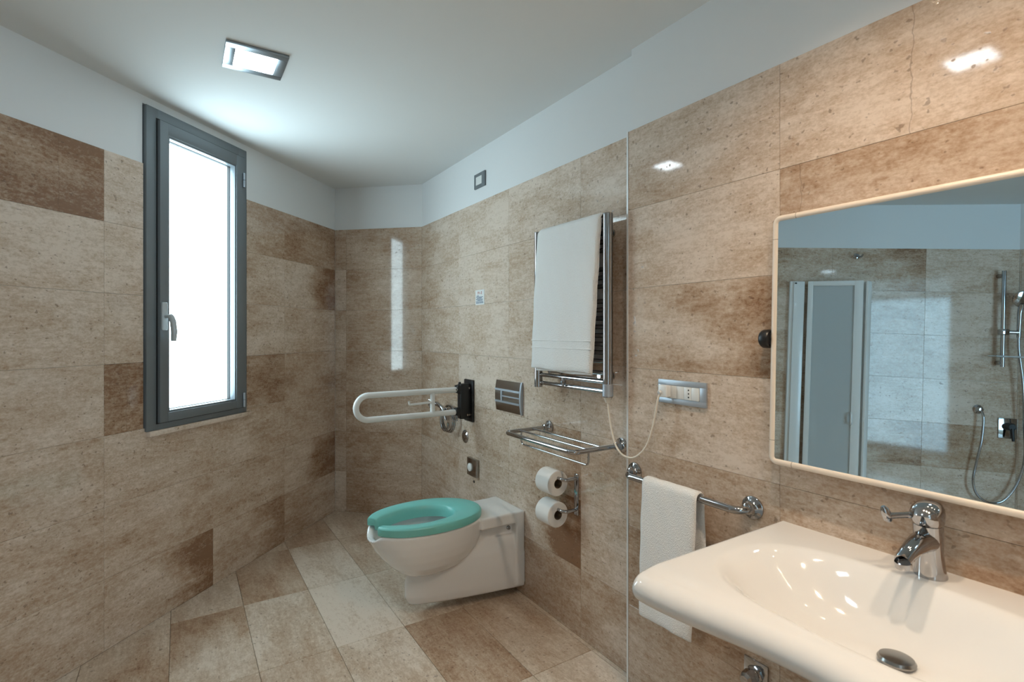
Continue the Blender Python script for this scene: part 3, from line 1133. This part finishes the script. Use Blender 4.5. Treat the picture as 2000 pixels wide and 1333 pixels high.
for z, y0, y1 in rows_:
    y = y0
    while y < y1:
        w_ = random.uniform(0.006, 0.014)
        add_box(bm, (XR - 0.0019, y, z - 0.0021), (XR - 0.0015, min(y + w_, y1), z + 0.0021))
        y += w_ + 0.003
t.part('blue_print', bm, 'ink_blue')

# wall switch in the plaster band
xs = XR + PL
t = Thing('wall_switch', (xs, 2.665, 2.22), 'dark framed wall switch with white insert high on the plaster band', 'switch')
bm = B()
y0, y1, z0, z1 = 2.602, 2.728, 2.180, 2.266
add_box(bm, (xs - 0.010, y0, z0), (xs, y0 + 0.036, z1), 0.0015)
add_box(bm, (xs - 0.010, y1 - 0.018, z0), (xs, y1, z1), 0.0015)
add_box(bm, (xs - 0.010, y0 + 0.034, z0), (xs, y1 - 0.016, z0 + 0.020), 0.0015)
add_box(bm, (xs - 0.010, y0 + 0.034, z1 - 0.018), (xs, y1 - 0.016, z1), 0.0015)
t.part('frame', bm, 'frame')
bm = B()
add_box(bm, (xs - 0.008, y0 + 0.035, z0 + 0.019), (xs - 0.001, y1 - 0.017, z1 - 0.017), 0.001)
t.part('insert', bm, 'white_plastic')

# ------------------------------------------------------------------ towel radiator
RX = 1.392
ra = Thing('towel_radiator', (RX, 1.72, 1.07), 'chrome ladder towel radiator on the wall, holding a large towel', 'radiator')
for y in (1.497, 1.958):
    bm = B()
    add_tube(bm, [(RX, y, 1.085), (RX, y, 1.30), (RX, y, 1.55), (RX, y, 1.792)], 0.0195, 22)
    ra.part('post', bm, 'chrome')
for y in (1.497, 1.958):
    bm = B()
    add_lathe(bm, [(0, 0.0195), (0.003, 0.0185), (0.004, 0)], (RX, y, 1.792), (0, 0, 1), 22)
    ra.part('cap', bm, 'steel')
zs = [1.105, 1.142, 1.176] + [1.222 + 0.0335 * k for k in range(8)] + [1.515 + 0.0335 * k for k in range(3)] + [1.655 + 0.0335 * k for k in range(4)]
for z in zs:
    bm = B()
    add_tube(bm, [(RX + 0.002, 1.505, z), (RX + 0.002, 1.73, z), (RX + 0.002, 1.95, z)], 0.0095, 12)
    ra.part('rung', bm, 'chrome')
for y in (1.56, 1.89):
    for z in (1.16, 1.735):
        bm = B()
        add_tube(bm, [(RX + 0.01, y, z), (XR, y, z)], 0.010, 12)
        add_lathe(bm, [(0, 0.017), (0.006, 0.017), (0.008, 0)], (XR, y, z), (-1, 0, 0), 16)
        ra.part('bracket', bm, 'chrome')
bm = B()
add_lathe(bm, [(0, 0.009), (0.012, 0.009), (0.014, 0.006), (0.020, 0.006), (0.020, 0)], (RX - 0.006, 1.755, 1.123), (-1, 0, 0), 14)
add_tube(bm, [(RX - 0.016, 1.755, 1.105), (RX - 0.016, 1.755, 1.142)], 0.006, 10)
ra.part('clip', bm, 'chrome')
bm = B()
add_lathe(bm, [(0, 0.0212), (0.045, 0.0212), (0.047, 0.0195), (0.047, 0)], (RX, 1.497, 1.088), (0, 0, 1), 24)
ra.part('heater_collar', bm, 'alu')
bm = B()
add_lathe(bm, [(0, 0.018), (-0.004, 0.018), (-0.006, 0.016), (-0.024, 0.009), (-0.026, 0)], (RX, 1.497, 1.087), (0, 0, 1), 20)
ra.part('cord_grip', bm, 'cord')
# power cord to the socket
bm = B()
ctrl = [(RX, 1.497, 1.064), (RX - 0.002, 1.488, 1.02), (RX - 0.004, 1.470, 0.955), (RX - 0.010, 1.440, 0.905), (RX - 0.014, 1.395, 0.880), (RX - 0.010, 1.345, 0.885),
        (RX, 1.302, 0.930), (RX + 0.006, 1.277, 1.000), (RX + 0.008, 1.264, 1.060), (RX + 0.012, 1.257, 1.105), (1.412, 1.253, 1.128)]


def catmull(P, n=6):
    P = [Vector(p) for p in P]
    out = []
    for i in range(len(P) - 1):
        p0, p1, p2, p3 = P[max(i - 1, 0)], P[i], P[i + 1], P[min(i + 2, len(P) - 1)]
        for k in range(n):
            t_ = k / n
            out.append(0.5 * ((2 * p1) + (p2 - p0) * t_ + (2 * p0 - 5 * p1 + 4 * p2 - p3) * t_ ** 2 + (3 * p1 - p0 - 3 * p2 + p3) * t_ ** 3))
    out.append(P[-1])
    return out


add_tube(bm, catmull(ctrl), 0.0036, 10)
ra.part('power_cord', bm, 'cord', 'thin cream power cord hanging in a loop')
bm = B()
add_box(bm, (1.408, 1.223, 1.110), (1.4315, 1.262, 1.152), 0.004, 3)
add_lathe(bm, [(0, 0.008), (0.008, 0.006), (0.008, 0)], (1.409, 1.252, 1.128), (-1, 0.1, -0.4), 12)
ra.part('plug', bm, 'white_plastic')

# socket plate
t = Thing('wall_socket', (XF, 1.182, 1.128), 'silver framed double power socket on the basin wall', 'socket')
y0, y1, z0, z1 = 1.083, 1.284, 1.088, 1.170
bm = B()
add_box(bm, (XF - 0.008, y0, z0), (XF, y1, z0 + 0.019), 0.0015)
add_box(bm, (XF - 0.008, y0, z1 - 0.019), (XF, y1, z1), 0.0015)
add_box(bm, (XF - 0.008, y0, z0 + 0.017), (XF, y0 + 0.026, z1 - 0.017), 0.0015)
add_box(bm, (XF - 0.008, y1 - 0.022, z0 + 0.017), (XF, y1, z1 - 0.017), 0.0015)
t.part('cover_frame', bm, 'alu')
yy = 1.1095
w_ = (1.262 - 1.1095) / 5
for k in range(5):
    if k == 4:
        bm = B()
        add_box(bm, (XF - 0.010, yy + w_ * k + 0.0006, z0 + 0.0195), (XF - 0.001, yy + w_ * (k + 1) - 0.0006, z1 - 0.0195), 0.001)
    else:
        bm = B()
        add_box(bm, (XF - 0.0105, yy + w_ * k + 0.0006, z0 + 0.0195), (XF - 0.001, yy + w_ * (k + 1) - 0.0006, z1 - 0.0195), 0.001)
    md = t.part('module', bm, 'white_plastic')
    if k == 1:
        for dz in (-0.012, 0, 0.012):
            bm = B()
            add_lathe(bm, [(0, 0.0027), (0.0004, 0.0026), (0.0004, 0)], (XF - 0.0106, yy + w_ * 1.35, 1.129 + dz), (-1, 0, 0), 12)
            t.part('pin_hole', bm, 'hole', sub=md)


# ------------------------------------------------------------------ towels
def towel_sheet(bm, prof, y0f, y1f, thick, ny=26, wav=0.004, seed=0.0, fold=None):
    """prof: list of (x, z, drop) centre line; closed skin with rounded selvedges"""
    P = [Vector((p[0], 0, p[1])) for p in prof]
    n = len(P)
    tot = [0.0]
    for a, b in zip(P, P[1:]):
        tot.append(tot[-1] + (b - a).length)
    rings = []
    for i in range(n):
        t_ = (P[min(i + 1, n - 1)] - P[max(i - 1, 0)]).normalized()
        nr = Vector((-t_.z, 0, t_.x))
        f = tot[i] / tot[-1]
        ya, yb = y0f(f), y1f(f)
        top, bot = [], []
        th = thick(f) if callable(thick) else thick
        for k in range(ny + 1):
            u = k / ny
            y = ya + (yb - ya) * u
            e = min(1.0, min(u, 1 - u) * (yb - ya) / 0.007)
            hh = th / 2 * sqrt(max(0.02, 1 - (1 - e) ** 2))
            free = abs(f - 0.45) * 1.6
            dx = wav * free * (sin(17 * y + 3 * seed + 2.5 * f) + 0.6 * sin(39 * y + seed - 2 * f)) + 0.0012 * sin(90 * y + 40 * f + seed)
            dz = wav * 0.8 * free * sin(23 * y + 1.7 * seed) if i in (0, n - 1) or True else 0
            c = Vector((P[i].x + dx, y, P[i].z + dz * (1 if f > 0.9 or f < 0.1 else 0.3)))
            top.append(c + nr * hh)
            bot.append(c - nr * hh)
        rings.append(top + list(reversed(bot)))
    # rounded hems
    def hem(r, d):
        m = len(r) // 2
        mid = [(r[k] + r[2 * m - 1 - k]) / 2 for k in range(m)]
        return [mid[k] + (r[k] - mid[k]) * 0.55 + d for k in range(m)] + [mid[m - 1 - k] + (r[m + k] - mid[m - 1 - k]) * 0.55 + d for k in range(m)]
    d0 = (P[0] - P[1]).normalized() * 0.004
    d1 = (P[-1] - P[-2]).normalized() * 0.004
    rings = [hem(rings[0], d0)] + rings + [hem(rings[-1], d1)]
    add_loft(bm, rings)


def drape(xb, zb, xbar, zbar, r, xf, zf, nb=16, nf=34):
    p = []
    for k in range(nb):
        t_ = k / nb
        p.append((xb + (xbar + r - xb) * t_, zb + (zbar - zb) * t_))
    for k in range(11):
        a = pi * k / 10
        p.append((xbar + r * cos(a), zbar + r * sin(a)))
    for k in range(1, nf + 1):
        t_ = k / nf
        p.append((xbar - r + (xf - xbar + r) * t_ ** 0.7, zbar + (zf - zbar) * t_))
    return p


bt = Thing('bath_towel', (1.355, 1.74, 1.17), 'large white bath towel folded over the chrome towel radiator', 'towel')
bm = B()
pr = drape(1.424, 1.22, 1.391, 1.772, 0.024, 1.350, 1.178)
towel_sheet(bm, pr, lambda f: 1.510 + 0.036 * max(0, f - 0.5) * 2, lambda f: 1.925 + 0.030 * max(0, f - 0.45) * 2, 0.013, wav=0.0035, seed=1.0)
bt.part('outer_layer', bm, 'towel', smooth=80)
bm = B()
pr = drape(1.421, 1.25, 1.391, 1.766, 0.0155, 1.364, 1.168)
towel_sheet(bm, pr, lambda f: 1.516 + 0.034 * max(0, f - 0.5) * 2, lambda f: 1.912 + 0.02 * max(0, f - 0.45) * 2, 0.008, wav=0.003, seed=2.2)
bt.part('inner_layer', bm, 'towel', smooth=80)
bm = B()
for z in (1.268, 1.300):
    pts = []
    for k in range(20):
        y = 1.542 + (1.948 - 1.542) * k / 19
        f = 0.84
        dx = 0.0035 * 0.62 * (sin(17 * y + 3 + 2.5 * f) + 0.6 * sin(39 * y + 1 - 2 * f))
        pts.append((1.3456 + dx + (z - 1.268) * 0.01, y, z))
    add_tube(bm, pts, 0.0022, 6)
bt.part('woven_band', bm, 'towel', smooth=80)

# ------------------------------------------------------------------ towel shelf
sh = Thing('towel_shelf', (XR, 1.75, 0.89), 'chrome wire towel shelf with a lower rail between radiator and paper rolls', 'shelf')
SZ = 0.888
yl, yr, xfn = 1.985, 1.505, 1.225
bm = B()
yfl, yfr = 1.975, 1.505
add_tube(bm, fillet([(XR - 0.004, yl, SZ), (xfn, yfl, SZ), (xfn, yfr, SZ), (XR - 0.004, yr, SZ)], 0.028, 8), 0.0095, 16)
sh.part('frame', bm, 'chrome')
for y in (yl, yr):
    bm = B()
    add_lathe(bm, [(0, 0.030), (0.006, 0.030), (0.010, 0.024), (0.022, 0.017), (0.034, 0.015), (0.036, 0.011), (0.036, 0)], (XR, y, SZ), (-1, 0, 0), 26)
    sh.part('wall_flange', bm, 'chrome')
for x in (1.300, 1.372):
    bm = B()
    add_tube(bm, [(x, yfr + 0.001, SZ + 0.003), (x, 1.74, SZ + 0.003), (x, yfl + 0.004, SZ + 0.003)], 0.0048, 12)
    sh.part('rod', bm, 'chrome')
bm = B()
add_tube(bm, fillet([(1.305, yfl - 0.006, SZ), (1.305, yfl - 0.006, SZ - 0.058), (1.305, yfr + 0.004, SZ - 0.058), (1.305, yfr + 0.004, SZ)], 0.016, 6), 0.0040, 10)
sh.part('lower_rail', bm, 'chrome')

# ------------------------------------------------------------------ paper rolls and their holder
ph = Thing('paper_holder', (XR, 1.78, 0.60), 'chrome double toilet paper holder with two curved arms', 'paper holder')
bm = B()
add_box(bm, (XR - 0.006, 1.768, 0.530), (XR, 1.796, 0.712), 0.0025, 2)
ph.part('back_plate', bm, 'chrome')
ZR = (0.668, 0.530)
for z in ZR:
    bm = B()
    zz = z + 0.024
    add_tube(bm, fillet([(XR - 0.003, 1.782, zz), (1.404, 1.782, zz), (1.404, 1.93, zz)], 0.022, 8), 0.0078, 14)
    add_lathe(bm, [(0, 0.0085), (0.003, 0.011), (0.006, 0.0085), (0.006, 0)], (1.404, 1.93, zz), (0, 1, 0), 14)
    ph.part('arm', bm, 'chrome')
for z, lab in zip(ZR, ('white toilet paper roll on the upper arm of the holder', 'white toilet paper roll on the lower arm of the holder')):
    t = Thing('toilet_paper_roll', (1.404, 1.87, z - 0.056), lab, 'paper roll', 'toilet paper rolls')
    bm = B()
    ya, yb, ro, ri = 1.826, 1.925, 0.0555, 0.0215
    add_lathe(bm, [(0, ri), (0, ro - 0.003), (0.003, ro), (yb - ya - 0.003, ro), (yb - ya, ro - 0.003), (yb - ya, ri), (0, ri)], (1.404, ya, z), (0, 1, 0), 44)
    t.part('paper', bm, 'paper')
    bm = B()
    add_lathe(bm, [(0, ri - 0.0001), (-0.0006, ri - 0.0008), (0, ri - 0.0015), (yb - ya, ri - 0.0015), (yb - ya, ri - 0.0001)], (1.404, ya, z), (0, 1, 0), 30)
    t.part('core', bm, 'cardboard', 'brown cardboard core')

# ------------------------------------------------------------------ towel bar and hand towel
tb = Thing('towel_bar', (XF, 1.16, 0.81), 'chrome towel bar with round flanges left of the basin', 'towel bar')
BX, BZ = 1.385, 0.808
bm = B()
add_tube(bm, fillet([(XF - 0.004, 1.402, 0.812), (BX, 1.402, BZ), (BX, 0.925, BZ), (XF - 0.004, 0.925, 0.812)], 0.036, 10), 0.0115, 18)
tb.part('bar', bm, 'chrome')
for y in (1.402, 0.925):
    bm = B()
    add_lathe(bm, [(0, 0.034), (0.005, 0.034), (0.008, 0.031), (0.010, 0.024), (0.018, 0.018), (0.028, 0.0165), (0.030, 0.012), (0.030, 0)], (XF, y, 0.812), (-1, 0, 0), 30)
    tb.part('wall_flange', bm, 'chrome')
ht = Thing('hand_towel', (1.37, 1.17, 0.35), 'small white hand towel hanging from the chrome towel bar', 'towel')
bm = B()
pr = drape(1.424, 0.40, BX, BZ, 0.0185, 1.352, 0.362)
towel_sheet(bm, pr, lambda f: 1.070 - 0.004 * f + 0.024 * max(0, f - 0.55), lambda f: 1.292 + 0.004 * f, 0.010, wav=0.0075, seed=0.4)
ht.part('cloth', bm, 'towel', smooth=80)

# ------------------------------------------------------------------ basin
BY, BHW, BZT = 0.470, 0.372, 0.800
basin = Thing('washbasin', (XF, BY, 0.60), 'wide white ceramic washbasin with a curved-in front edge', 'washbasin')


def front_x(y):
    v = abs(y - BY) / BHW
    x = 0.842 + 0.048 * (0.5 + 0.5 * cos(pi * min(1, v * 1.05)))
    if v > 0.93:                                  # rounded front corners
        k = (v - 0.93) / 0.07
        x += 0.022 * (1 - sqrt(max(0.0, 1 - k * k)))
    return x


def bowl_depth(x, y):
    xc, ax, ay, n = 1.146, 0.198, 0.322, 2.7
    r = ((abs(x - xc) / ax) ** n + (abs(y - BY) / ay) ** n) ** (1 / n)
    d = 0.0
    if r < 1:
        rr = r ** 2.0
        d = 0.118 * (0.5 + 0.5 * cos(pi * rr))
    return d


NY, NX = 96, 84
TOPV, rings = [], []
for i in range(NY + 1):
    # denser near the ends
    u = -1 + 2 * i / NY
    u = math.copysign(1 - (1 - abs(u)) ** 1.15, u)
    y = BY + BHW * u
    edge = min(1.0, (1 - abs(u)) * BHW / 0.010)
    drop = 0.010 * (1 - sqrt(max(0, 1 - (1 - edge) ** 2)))
    xf_ = front_x(y)
    R = 0.031
    ring = [Vector((XF, y, 0.70 + 0.0 * u)), Vector((XF, y, BZT - drop))]
    xs_ = [XF + (xf_ + R * 1.3 - XF) * k / NX for k in range(1, NX + 1)]
    for x in xs_:
        front_soft = 0.005 * max(0.0, 1 - (x - xf_ - R * 1.3) / 0.05) ** 2
        ring.append(Vector((x, y, BZT - drop - bowl_depth(x, y) - front_soft)))
    # the rolled front edge
    z0 = ring[-1].z
    for k in range(1, 15):
        a = pi / 2 + (pi * 0.92) * k / 14
        ring.append(Vector((xf_ + R * 1.3 + R * 1.3 * cos(a), y, z0 - R + R * sin(a))))
    zz = ring[-1].z
    xx = ring[-1].x
    deep = 0.085 * (1 - abs(u) ** 2.4)
    for k in range(1, 13):
        t_ = k / 12
        sm_ = t_ * t_ * (3 - 2 * t_)
        ring.append(Vector((xx + (XF - xx) * t_, y, zz + (0.70 - zz) * t_ * 0.0 - deep * sin(pi * min(1, t_ * 1.05)) * 0.9 - 0.02 * sm_)))
    ring[0].z = ring[-1].z + 0.0005
    rings.append(ring)
bm = B()
add_loft(bm, rings)
basin.part('bowl', bm, 'ceramic', smooth=50)
# drain plug
dx, dy = 1.188, 0.458
dz = BZT - bowl_depth(dx, dy)
bm = B()
add_lathe(bm, [(0.0, 0.012), (0.006, 0.012), (0.007, 0.031), (0.011, 0.0325), (0.016, 0.029), (0.0185, 0.016), (0.019, 0)], (dx, dy, dz - 0.003), (0.03, 0, 1), 36)
basin.part('drain_plug', bm, 'dark_chrome', 'raised grey metal drain plug')

# mixer tap
fx, fy = 1.392, 0.472
tap = Thing('mixer_tap', (fx, fy, BZT), 'chrome single lever mixer tap with a long lever on the basin', 'tap')
bm = B()
rings = []
for z, cx_, rx, ry in ((0.7985, 1.392, 0.030, 0.030), (0.803, 1.392, 0.0305, 0.0305), (0.815, 1.391, 0.0275, 0.0275), (0.850, 1.388, 0.0245, 0.0245), (0.872, 1.384, 0.0265, 0.0255),
                      (0.895, 1.380, 0.0295, 0.0270), (0.915, 1.378, 0.0300, 0.0275), (0.9165, 1.378, 0.0285, 0.026)):
    rings.append(ell(cx_, fy, z, rx, ry, 32))
add_loft(bm, rings)
add_tube(bm, [(1.378, fy, 0.880), (1.340, fy, 0.884), (1.300, fy, 0.880), (1.268, fy, 0.872), (1.252, fy, 0.864)], [0.024, 0.0215, 0.018, 0.0155, 0.0145], 20)
tap.part('body', bm, 'chrome')
bm = B()
add_lathe(bm, [(0, 0.0150), (-0.004, 0.0155), (-0.012, 0.0150), (-0.013, 0.010), (-0.013, 0)], (1.254, fy, 0.862), (-0.15, 0, 1), 22)
tap.part('aerator', bm, 'chrome')
bm = B()
rings = []
for z, cx_, rx, ry in ((0.9175, 1.377, 0.0295, 0.0275), (0.925, 1.375, 0.034, 0.030), (0.940, 1.374, 0.037, 0.031), (0.952, 1.378, 0.034, 0.028), (0.960, 1.384, 0.026, 0.021), (0.964, 1.388, 0.012, 0.010)):
    rings.append(ell(cx_, fy, z, rx, ry, 32))
add_loft(bm, rings)
lv = tap.part('lever_head', bm, 'chrome')
bm = B()
tip = Vector((1.315, 0.523, 0.930))
hub = Vector((1.368, 0.482, 0.936))
dr = (tip - hub).normalized()
add_tube(bm, [hub, hub + (tip - hub) * 0.5, tip], [0.0085, 0.0065, 0.0070], 14)
pd = [tip - dr * 0.004 + Vector((0, 0, -0.012)), tip + Vector((0, 0, -0.006)), tip + dr * 0.004 + Vector((0, 0, 0.006)), tip + dr * 0.008 + Vector((0, 0, 0.016)), tip + dr * 0.011 + Vector((0, 0, 0.022))]
add_tube(bm, pd, [0.005, 0.0095, 0.0100, 0.0085, 0.0045], 14, flat=0.8)
tap.part('lever', bm, 'chrome', sub=lv)

# stop valve on the wall under the basin
t = Thing('stop_valve', (XF, 0.912, 0.325), 'chrome stop valve with square rosette under the basin', 'valve')
bm = B()
add_box(bm, (XF - 0.006, 0.876, 0.283), (XF, 0.951, 0.362), 0.0015, 2)
t.part('rosette', bm, 'chrome')
bm = B()
add_lathe(bm, [(0, 0.026), (0.010, 0.026), (0.013, 0.020), (0.020, 0.019), (0.023, 0.024), (0.047, 0.021), (0.056, 0.014), (0.058, 0)], (XF - 0.005, 0.914, 0.322), (-1, 0, 0), 8)
t.part('knob', bm, 'chrome', smooth=25)

# ------------------------------------------------------------------ tilting mirror
TAU = radians(1.78)
MX, MZ = 1.400, 0.975          # lower edge of the mirror face
MM = Matrix.Translation((MX, 0, MZ)) @ Matrix.Rotation(TAU, 4, 'Y')
my0, my1, mh = 0.104, 0.842, 0.680
mi = Thing('wall_mirror', (MX, (my0 + my1) / 2, MZ), 'large tilting mirror in a thin cream frame above the basin', 'mirror')
bm = B()
add_box(bm, (0.0, my0 + 0.006, 0.006), (0.006, my1 - 0.006, mh - 0.006), 0, 2, MM)
mi.part('glass', bm, 'mirror', 'mirror glass reflecting the shower area', smooth=0)
bm = B()
add_box(bm, (0.0065, my0 + 0.004, 0.004), (0.014, my1 - 0.004, mh - 0.004), 0, 2, MM)
mi.part('back_board', bm, 'white_plastic', smooth=0)
bm = B()
fp = fillet([(0.004, my0, 0.0), (0.004, my1, 0.0), (0.004, my1, mh), (0.004, my0, mh)], 0.014, 6, closed=True)
add_tube(bm, [MM @ p for p in fp], 0.0088, 12, closed=True)
mi.part('frame', bm, 'cream', 'thin rounded cream frame')
for y, z, hor in ((my1, 0.058, False), (my1, mh - 0.058, False), (my1 - 0.058, 0.0, True), (my1 - 0.058, mh, True)):
    bm = B()
    ax = Vector((0, 1, 0)) if hor else (MM.to_3x3() @ Vector((0, 0, 1)))
    add_lathe(bm, [(-0.0006, 0.0088), (-0.0006, 0.00895), (0.0006, 0.00895), (0.0006, 0.0088)], MM @ Vector((0.004, y, z)), ax, 14)
    mi.part('frame_joint', bm, 'cardboard')
for y, d in ((my1 + 0.010, 1), (my0 - 0.010, -1)):
    bm = B()
    add_lathe(bm, [(-0.012, 0.010), (0.0, 0.012), (0.002, 0.024), (0.006, 0.0265), (0.024, 0.0265), (0.029, 0.023), (0.030, 0)], (1.420, y, 1.316), (0, d, 0), 26)
    mi.part('tilt_knob', bm, 'black', 'round black knob')
    bm = B()
    add_box(bm, (1.410, y - 0.004, 1.300), (XF, y + 0.004, 1.332), 0.002)
    mi.part('bracket', bm, 'black')

# ------------------------------------------------------------------ shower end, seen in the mirror


def sbox(bm, s0, s1, o0, o1, z0, z1, bev=0.0):
    add_box(bm, (-s1, -o1, z0), (-s0, -o0, z1), bev, 2, MW)


def S_of(x):
    return (LO.x - x) * R2


sd = Thing('shower_door', ML(2.72, 0.1, 0.0), 'white folded shower door with a frosted panel beside the window wall', 'shower door')
bm = B()
sbox(bm, 2.655, 2.752, 0.0, 0.030, 0.02, 1.850, 0.003)
sd.part('wall_channel', bm, 'white_enamel')
bm = B()
sbox(bm, 2.676, 2.745, 0.030, 0.046, 0.02, 1.845, 0.003)
ch = sd.part('hinge_post', bm, 'white_enamel')
bm = B()
sbox(bm, 2.680, 2.694, 0.0462, 0.0475, 1.828, 1.838)
sd.part('stopper', bm, 'black', sub=ch)


def panel(pa, pb, name, flip=1):
    pa, pb = Vector((pa[0], pa[1], 0)), Vector((pb[0], pb[1], 0))
    a = (pb - pa).normalized()
    yv = Vector((a.y, -a.x, 0))
    mt = Matrix((a, yv, Vector((0, 0, 1)))).transposed().to_4x4()
    if mt.determinant() < 0:
        mt = Matrix((a, -yv, Vector((0, 0, 1)))).transposed().to_4x4()
    mt.translation = pa
    L_ = (pb - pa).length
    z0, z1 = 0.03, 1.848
    bm = B()
    add_box(bm, (0, -0.011, z0), (0.034, 0.011, z1), 0.003, 2, mt)
    add_box(bm, (L_ - 0.052, -0.011, z0), (L_, 0.011, z1), 0.003, 2, mt)
    add_box(bm, (0.032, -0.010, z1 - 0.034), (L_ - 0.050, 0.010, z1), 0.003, 2, mt)
    add_box(bm, (0.032, -0.010, z0), (L_ - 0.050, 0.010, z0 + 0.04), 0.003, 2, mt)
    fr = sd.part(name, bm, 'white_enamel')
    bm = B()
    add_box(bm, (0.033, -0.002, z0 + 0.036), (L_ - 0.051, 0.002, z1 - 0.030), 0, 2, mt)
    sd.part('frosted_pane', bm, 'frosted', 'frosted panel', sub=fr)
    return mt, L_, fr


mt, L_, fr = panel((-0.947, 2.010), (-1.100, 1.716), 'front_leaf')
bm = B()
add_tube(bm, [mt @ Vector(p) for p in fillet([(L_ - 0.050, 0.010, 0.86), (L_ - 0.050, 0.030, 0.875), (L_ - 0.050, 0.030, 0.925), (L_ - 0.050, 0.010, 0.94)], 0.01)], 0.006, 10)
add_tube(bm, [mt @ Vector(p) for p in fillet([(L_ - 0.050, -0.010, 0.86), (L_ - 0.050, -0.030, 0.875), (L_ - 0.050, -0.030, 0.925), (L_ - 0.050, -0.010, 0.94)], 0.01)], 0.006, 10)
sd.part('pull', bm, 'white_enamel', sub=fr)
panel((-1.150, 1.712), (-0.985, 2.000), 'rear_leaf')
bm = B()
add_box(bm, (-1.162, 1.690, 0.03), (-1.108, 1.706, 1.846), 0.004)
sd.part('closing_strip', bm, 'white_enamel')

# riser rail with hand shower
s0 = S_of(-1.815)
ss = Thing('shower_set', ML(s0, 0, 1.3), 'chrome shower rail with hand shower and hanging hose, seen in the mirror', 'shower')
bm = B()
add_tube(bm, [ML(s0, 0.055, 1.305), ML(s0, 0.055, 1.6), ML(s0, 0.055, 1.945)], 0.0125, 16)
ss.part('riser_rail', bm, 'chrome')
for z in (1.33, 1.915):
    bm = B()
    add_tube(bm, [ML(s0, 0, z), ML(s0, 0.055, z)], 0.015, 14)
    ss.part('rail_bracket', bm, 'chrome')
bm = B()
add_box(bm, (-s0 - 0.022, -0.085, 1.515), (-s0 + 0.022, -0.035, 1.555), 0.006, 2, MW)
add_tube(bm, [ML(s0, 0.06, 1.535), ML(s0 + 0.075, 0.075, 1.535)], 0.0125, 14)
ss.part('slider', bm, 'chrome')
bm = B()
sbox(bm, s0 - 0.075, s0 + 0.105, 0.035, 0.125, 1.368, 1.378, 0.003)
ss.part('soap_dish', bm, 'frosted')
bm = B()
hs = s0 + 0.078
pth = [ML(hs, 0.072, 1.50), ML(hs, 0.074, 1.58), ML(hs, 0.078, 1.66), ML(hs, 0.092, 1.72)]
add_tube(bm, pth, [0.011, 0.0125, 0.014, 0.017], 14)
add_lathe(bm, [(-0.020, 0), (-0.018, 0.030), (-0.006, 0.054), (0.006, 0.056), (0.010, 0.050), (0.010, 0)], ML(hs, 0.10, 1.755), LN + Vector((0, 0, -0.35)), 30)
ss.part('hand_shower', bm, 'chrome')
so = S_of(-1.742)
bm = B()
add_lathe(bm, [(0, 0.030), (0.006, 0.030), (0.010, 0.020), (0.030, 0.013), (0.040, 0.013), (0.042, 0)], ML(so, 0, 1.012), LN, 22)
ss.part('hose_outlet', bm, 'chrome')
bm = B()
hp = [ML(so, 0.040, 1.005), ML(so + 0.004, 0.055, 0.95), ML(so - 0.006, 0.055, 0.80), ML(so - 0.03, 0.05, 0.65), ML(so - 0.045, 0.05, 0.54), ML(so - 0.02, 0.05, 0.45), ML(so + 0.05, 0.05, 0.405),
      ML(so + 0.13, 0.05, 0.43), ML(so + 0.20, 0.055, 0.55), ML(so + 0.235, 0.06, 0.72), ML(so + 0.225, 0.065, 0.95), ML(hs + 0.03, 0.07, 1.2), ML(hs + 0.004, 0.072, 1.40), ML(hs, 0.072, 1.50)]
add_tube(bm, catmull(hp, 6), 0.0075, 10)
ss.part('hose', bm, 'chrome')
sm = S_of(-1.862)
t = Thing('shower_mixer', ML(sm, 0, 0.90), 'chrome concealed shower mixer plate with lever, seen in the mirror', 'tap')
bm = B()
sbox(bm, sm - 0.055, sm + 0.055, 0.0, 0.008, 0.83, 0.965, 0.004)
t.part('plate', bm, 'chrome')
bm = B()
add_lathe(bm, [(0, 0.026), (0.040, 0.024), (0.044, 0.02), (0.044, 0)], ML(sm, 0.008, 0.91), LN, 20)
add_tube(bm, [ML(sm, 0.046, 0.90), ML(sm, 0.056, 0.85), ML(sm, 0.062, 0.82)], [0.012, 0.009, 0.008], 10)
t.part('lever', bm, 'black')
sk = S_of(-1.205)
t = Thing('robe_hook', ML(sk, 0, 2.035), 'small chrome double hook high on the wall, seen in the mirror', 'hook')
bm = B()
add_lathe(bm, [(0, 0.020), (0.006, 0.020), (0.010, 0.012), (0.010, 0)], ML(sk, 0, 2.04), LN, 18)
t.part('base', bm, 'chrome')
for d in (-1, 1):
    bm = B()
    add_tube(bm, fillet([ML(sk, 0.008, 2.04), ML(sk + d * 0.02, 0.035, 2.032), ML(sk + d * 0.026, 0.045, 2.05)], 0.01), 0.006, 10)
    t.part('prong', bm, 'chrome')
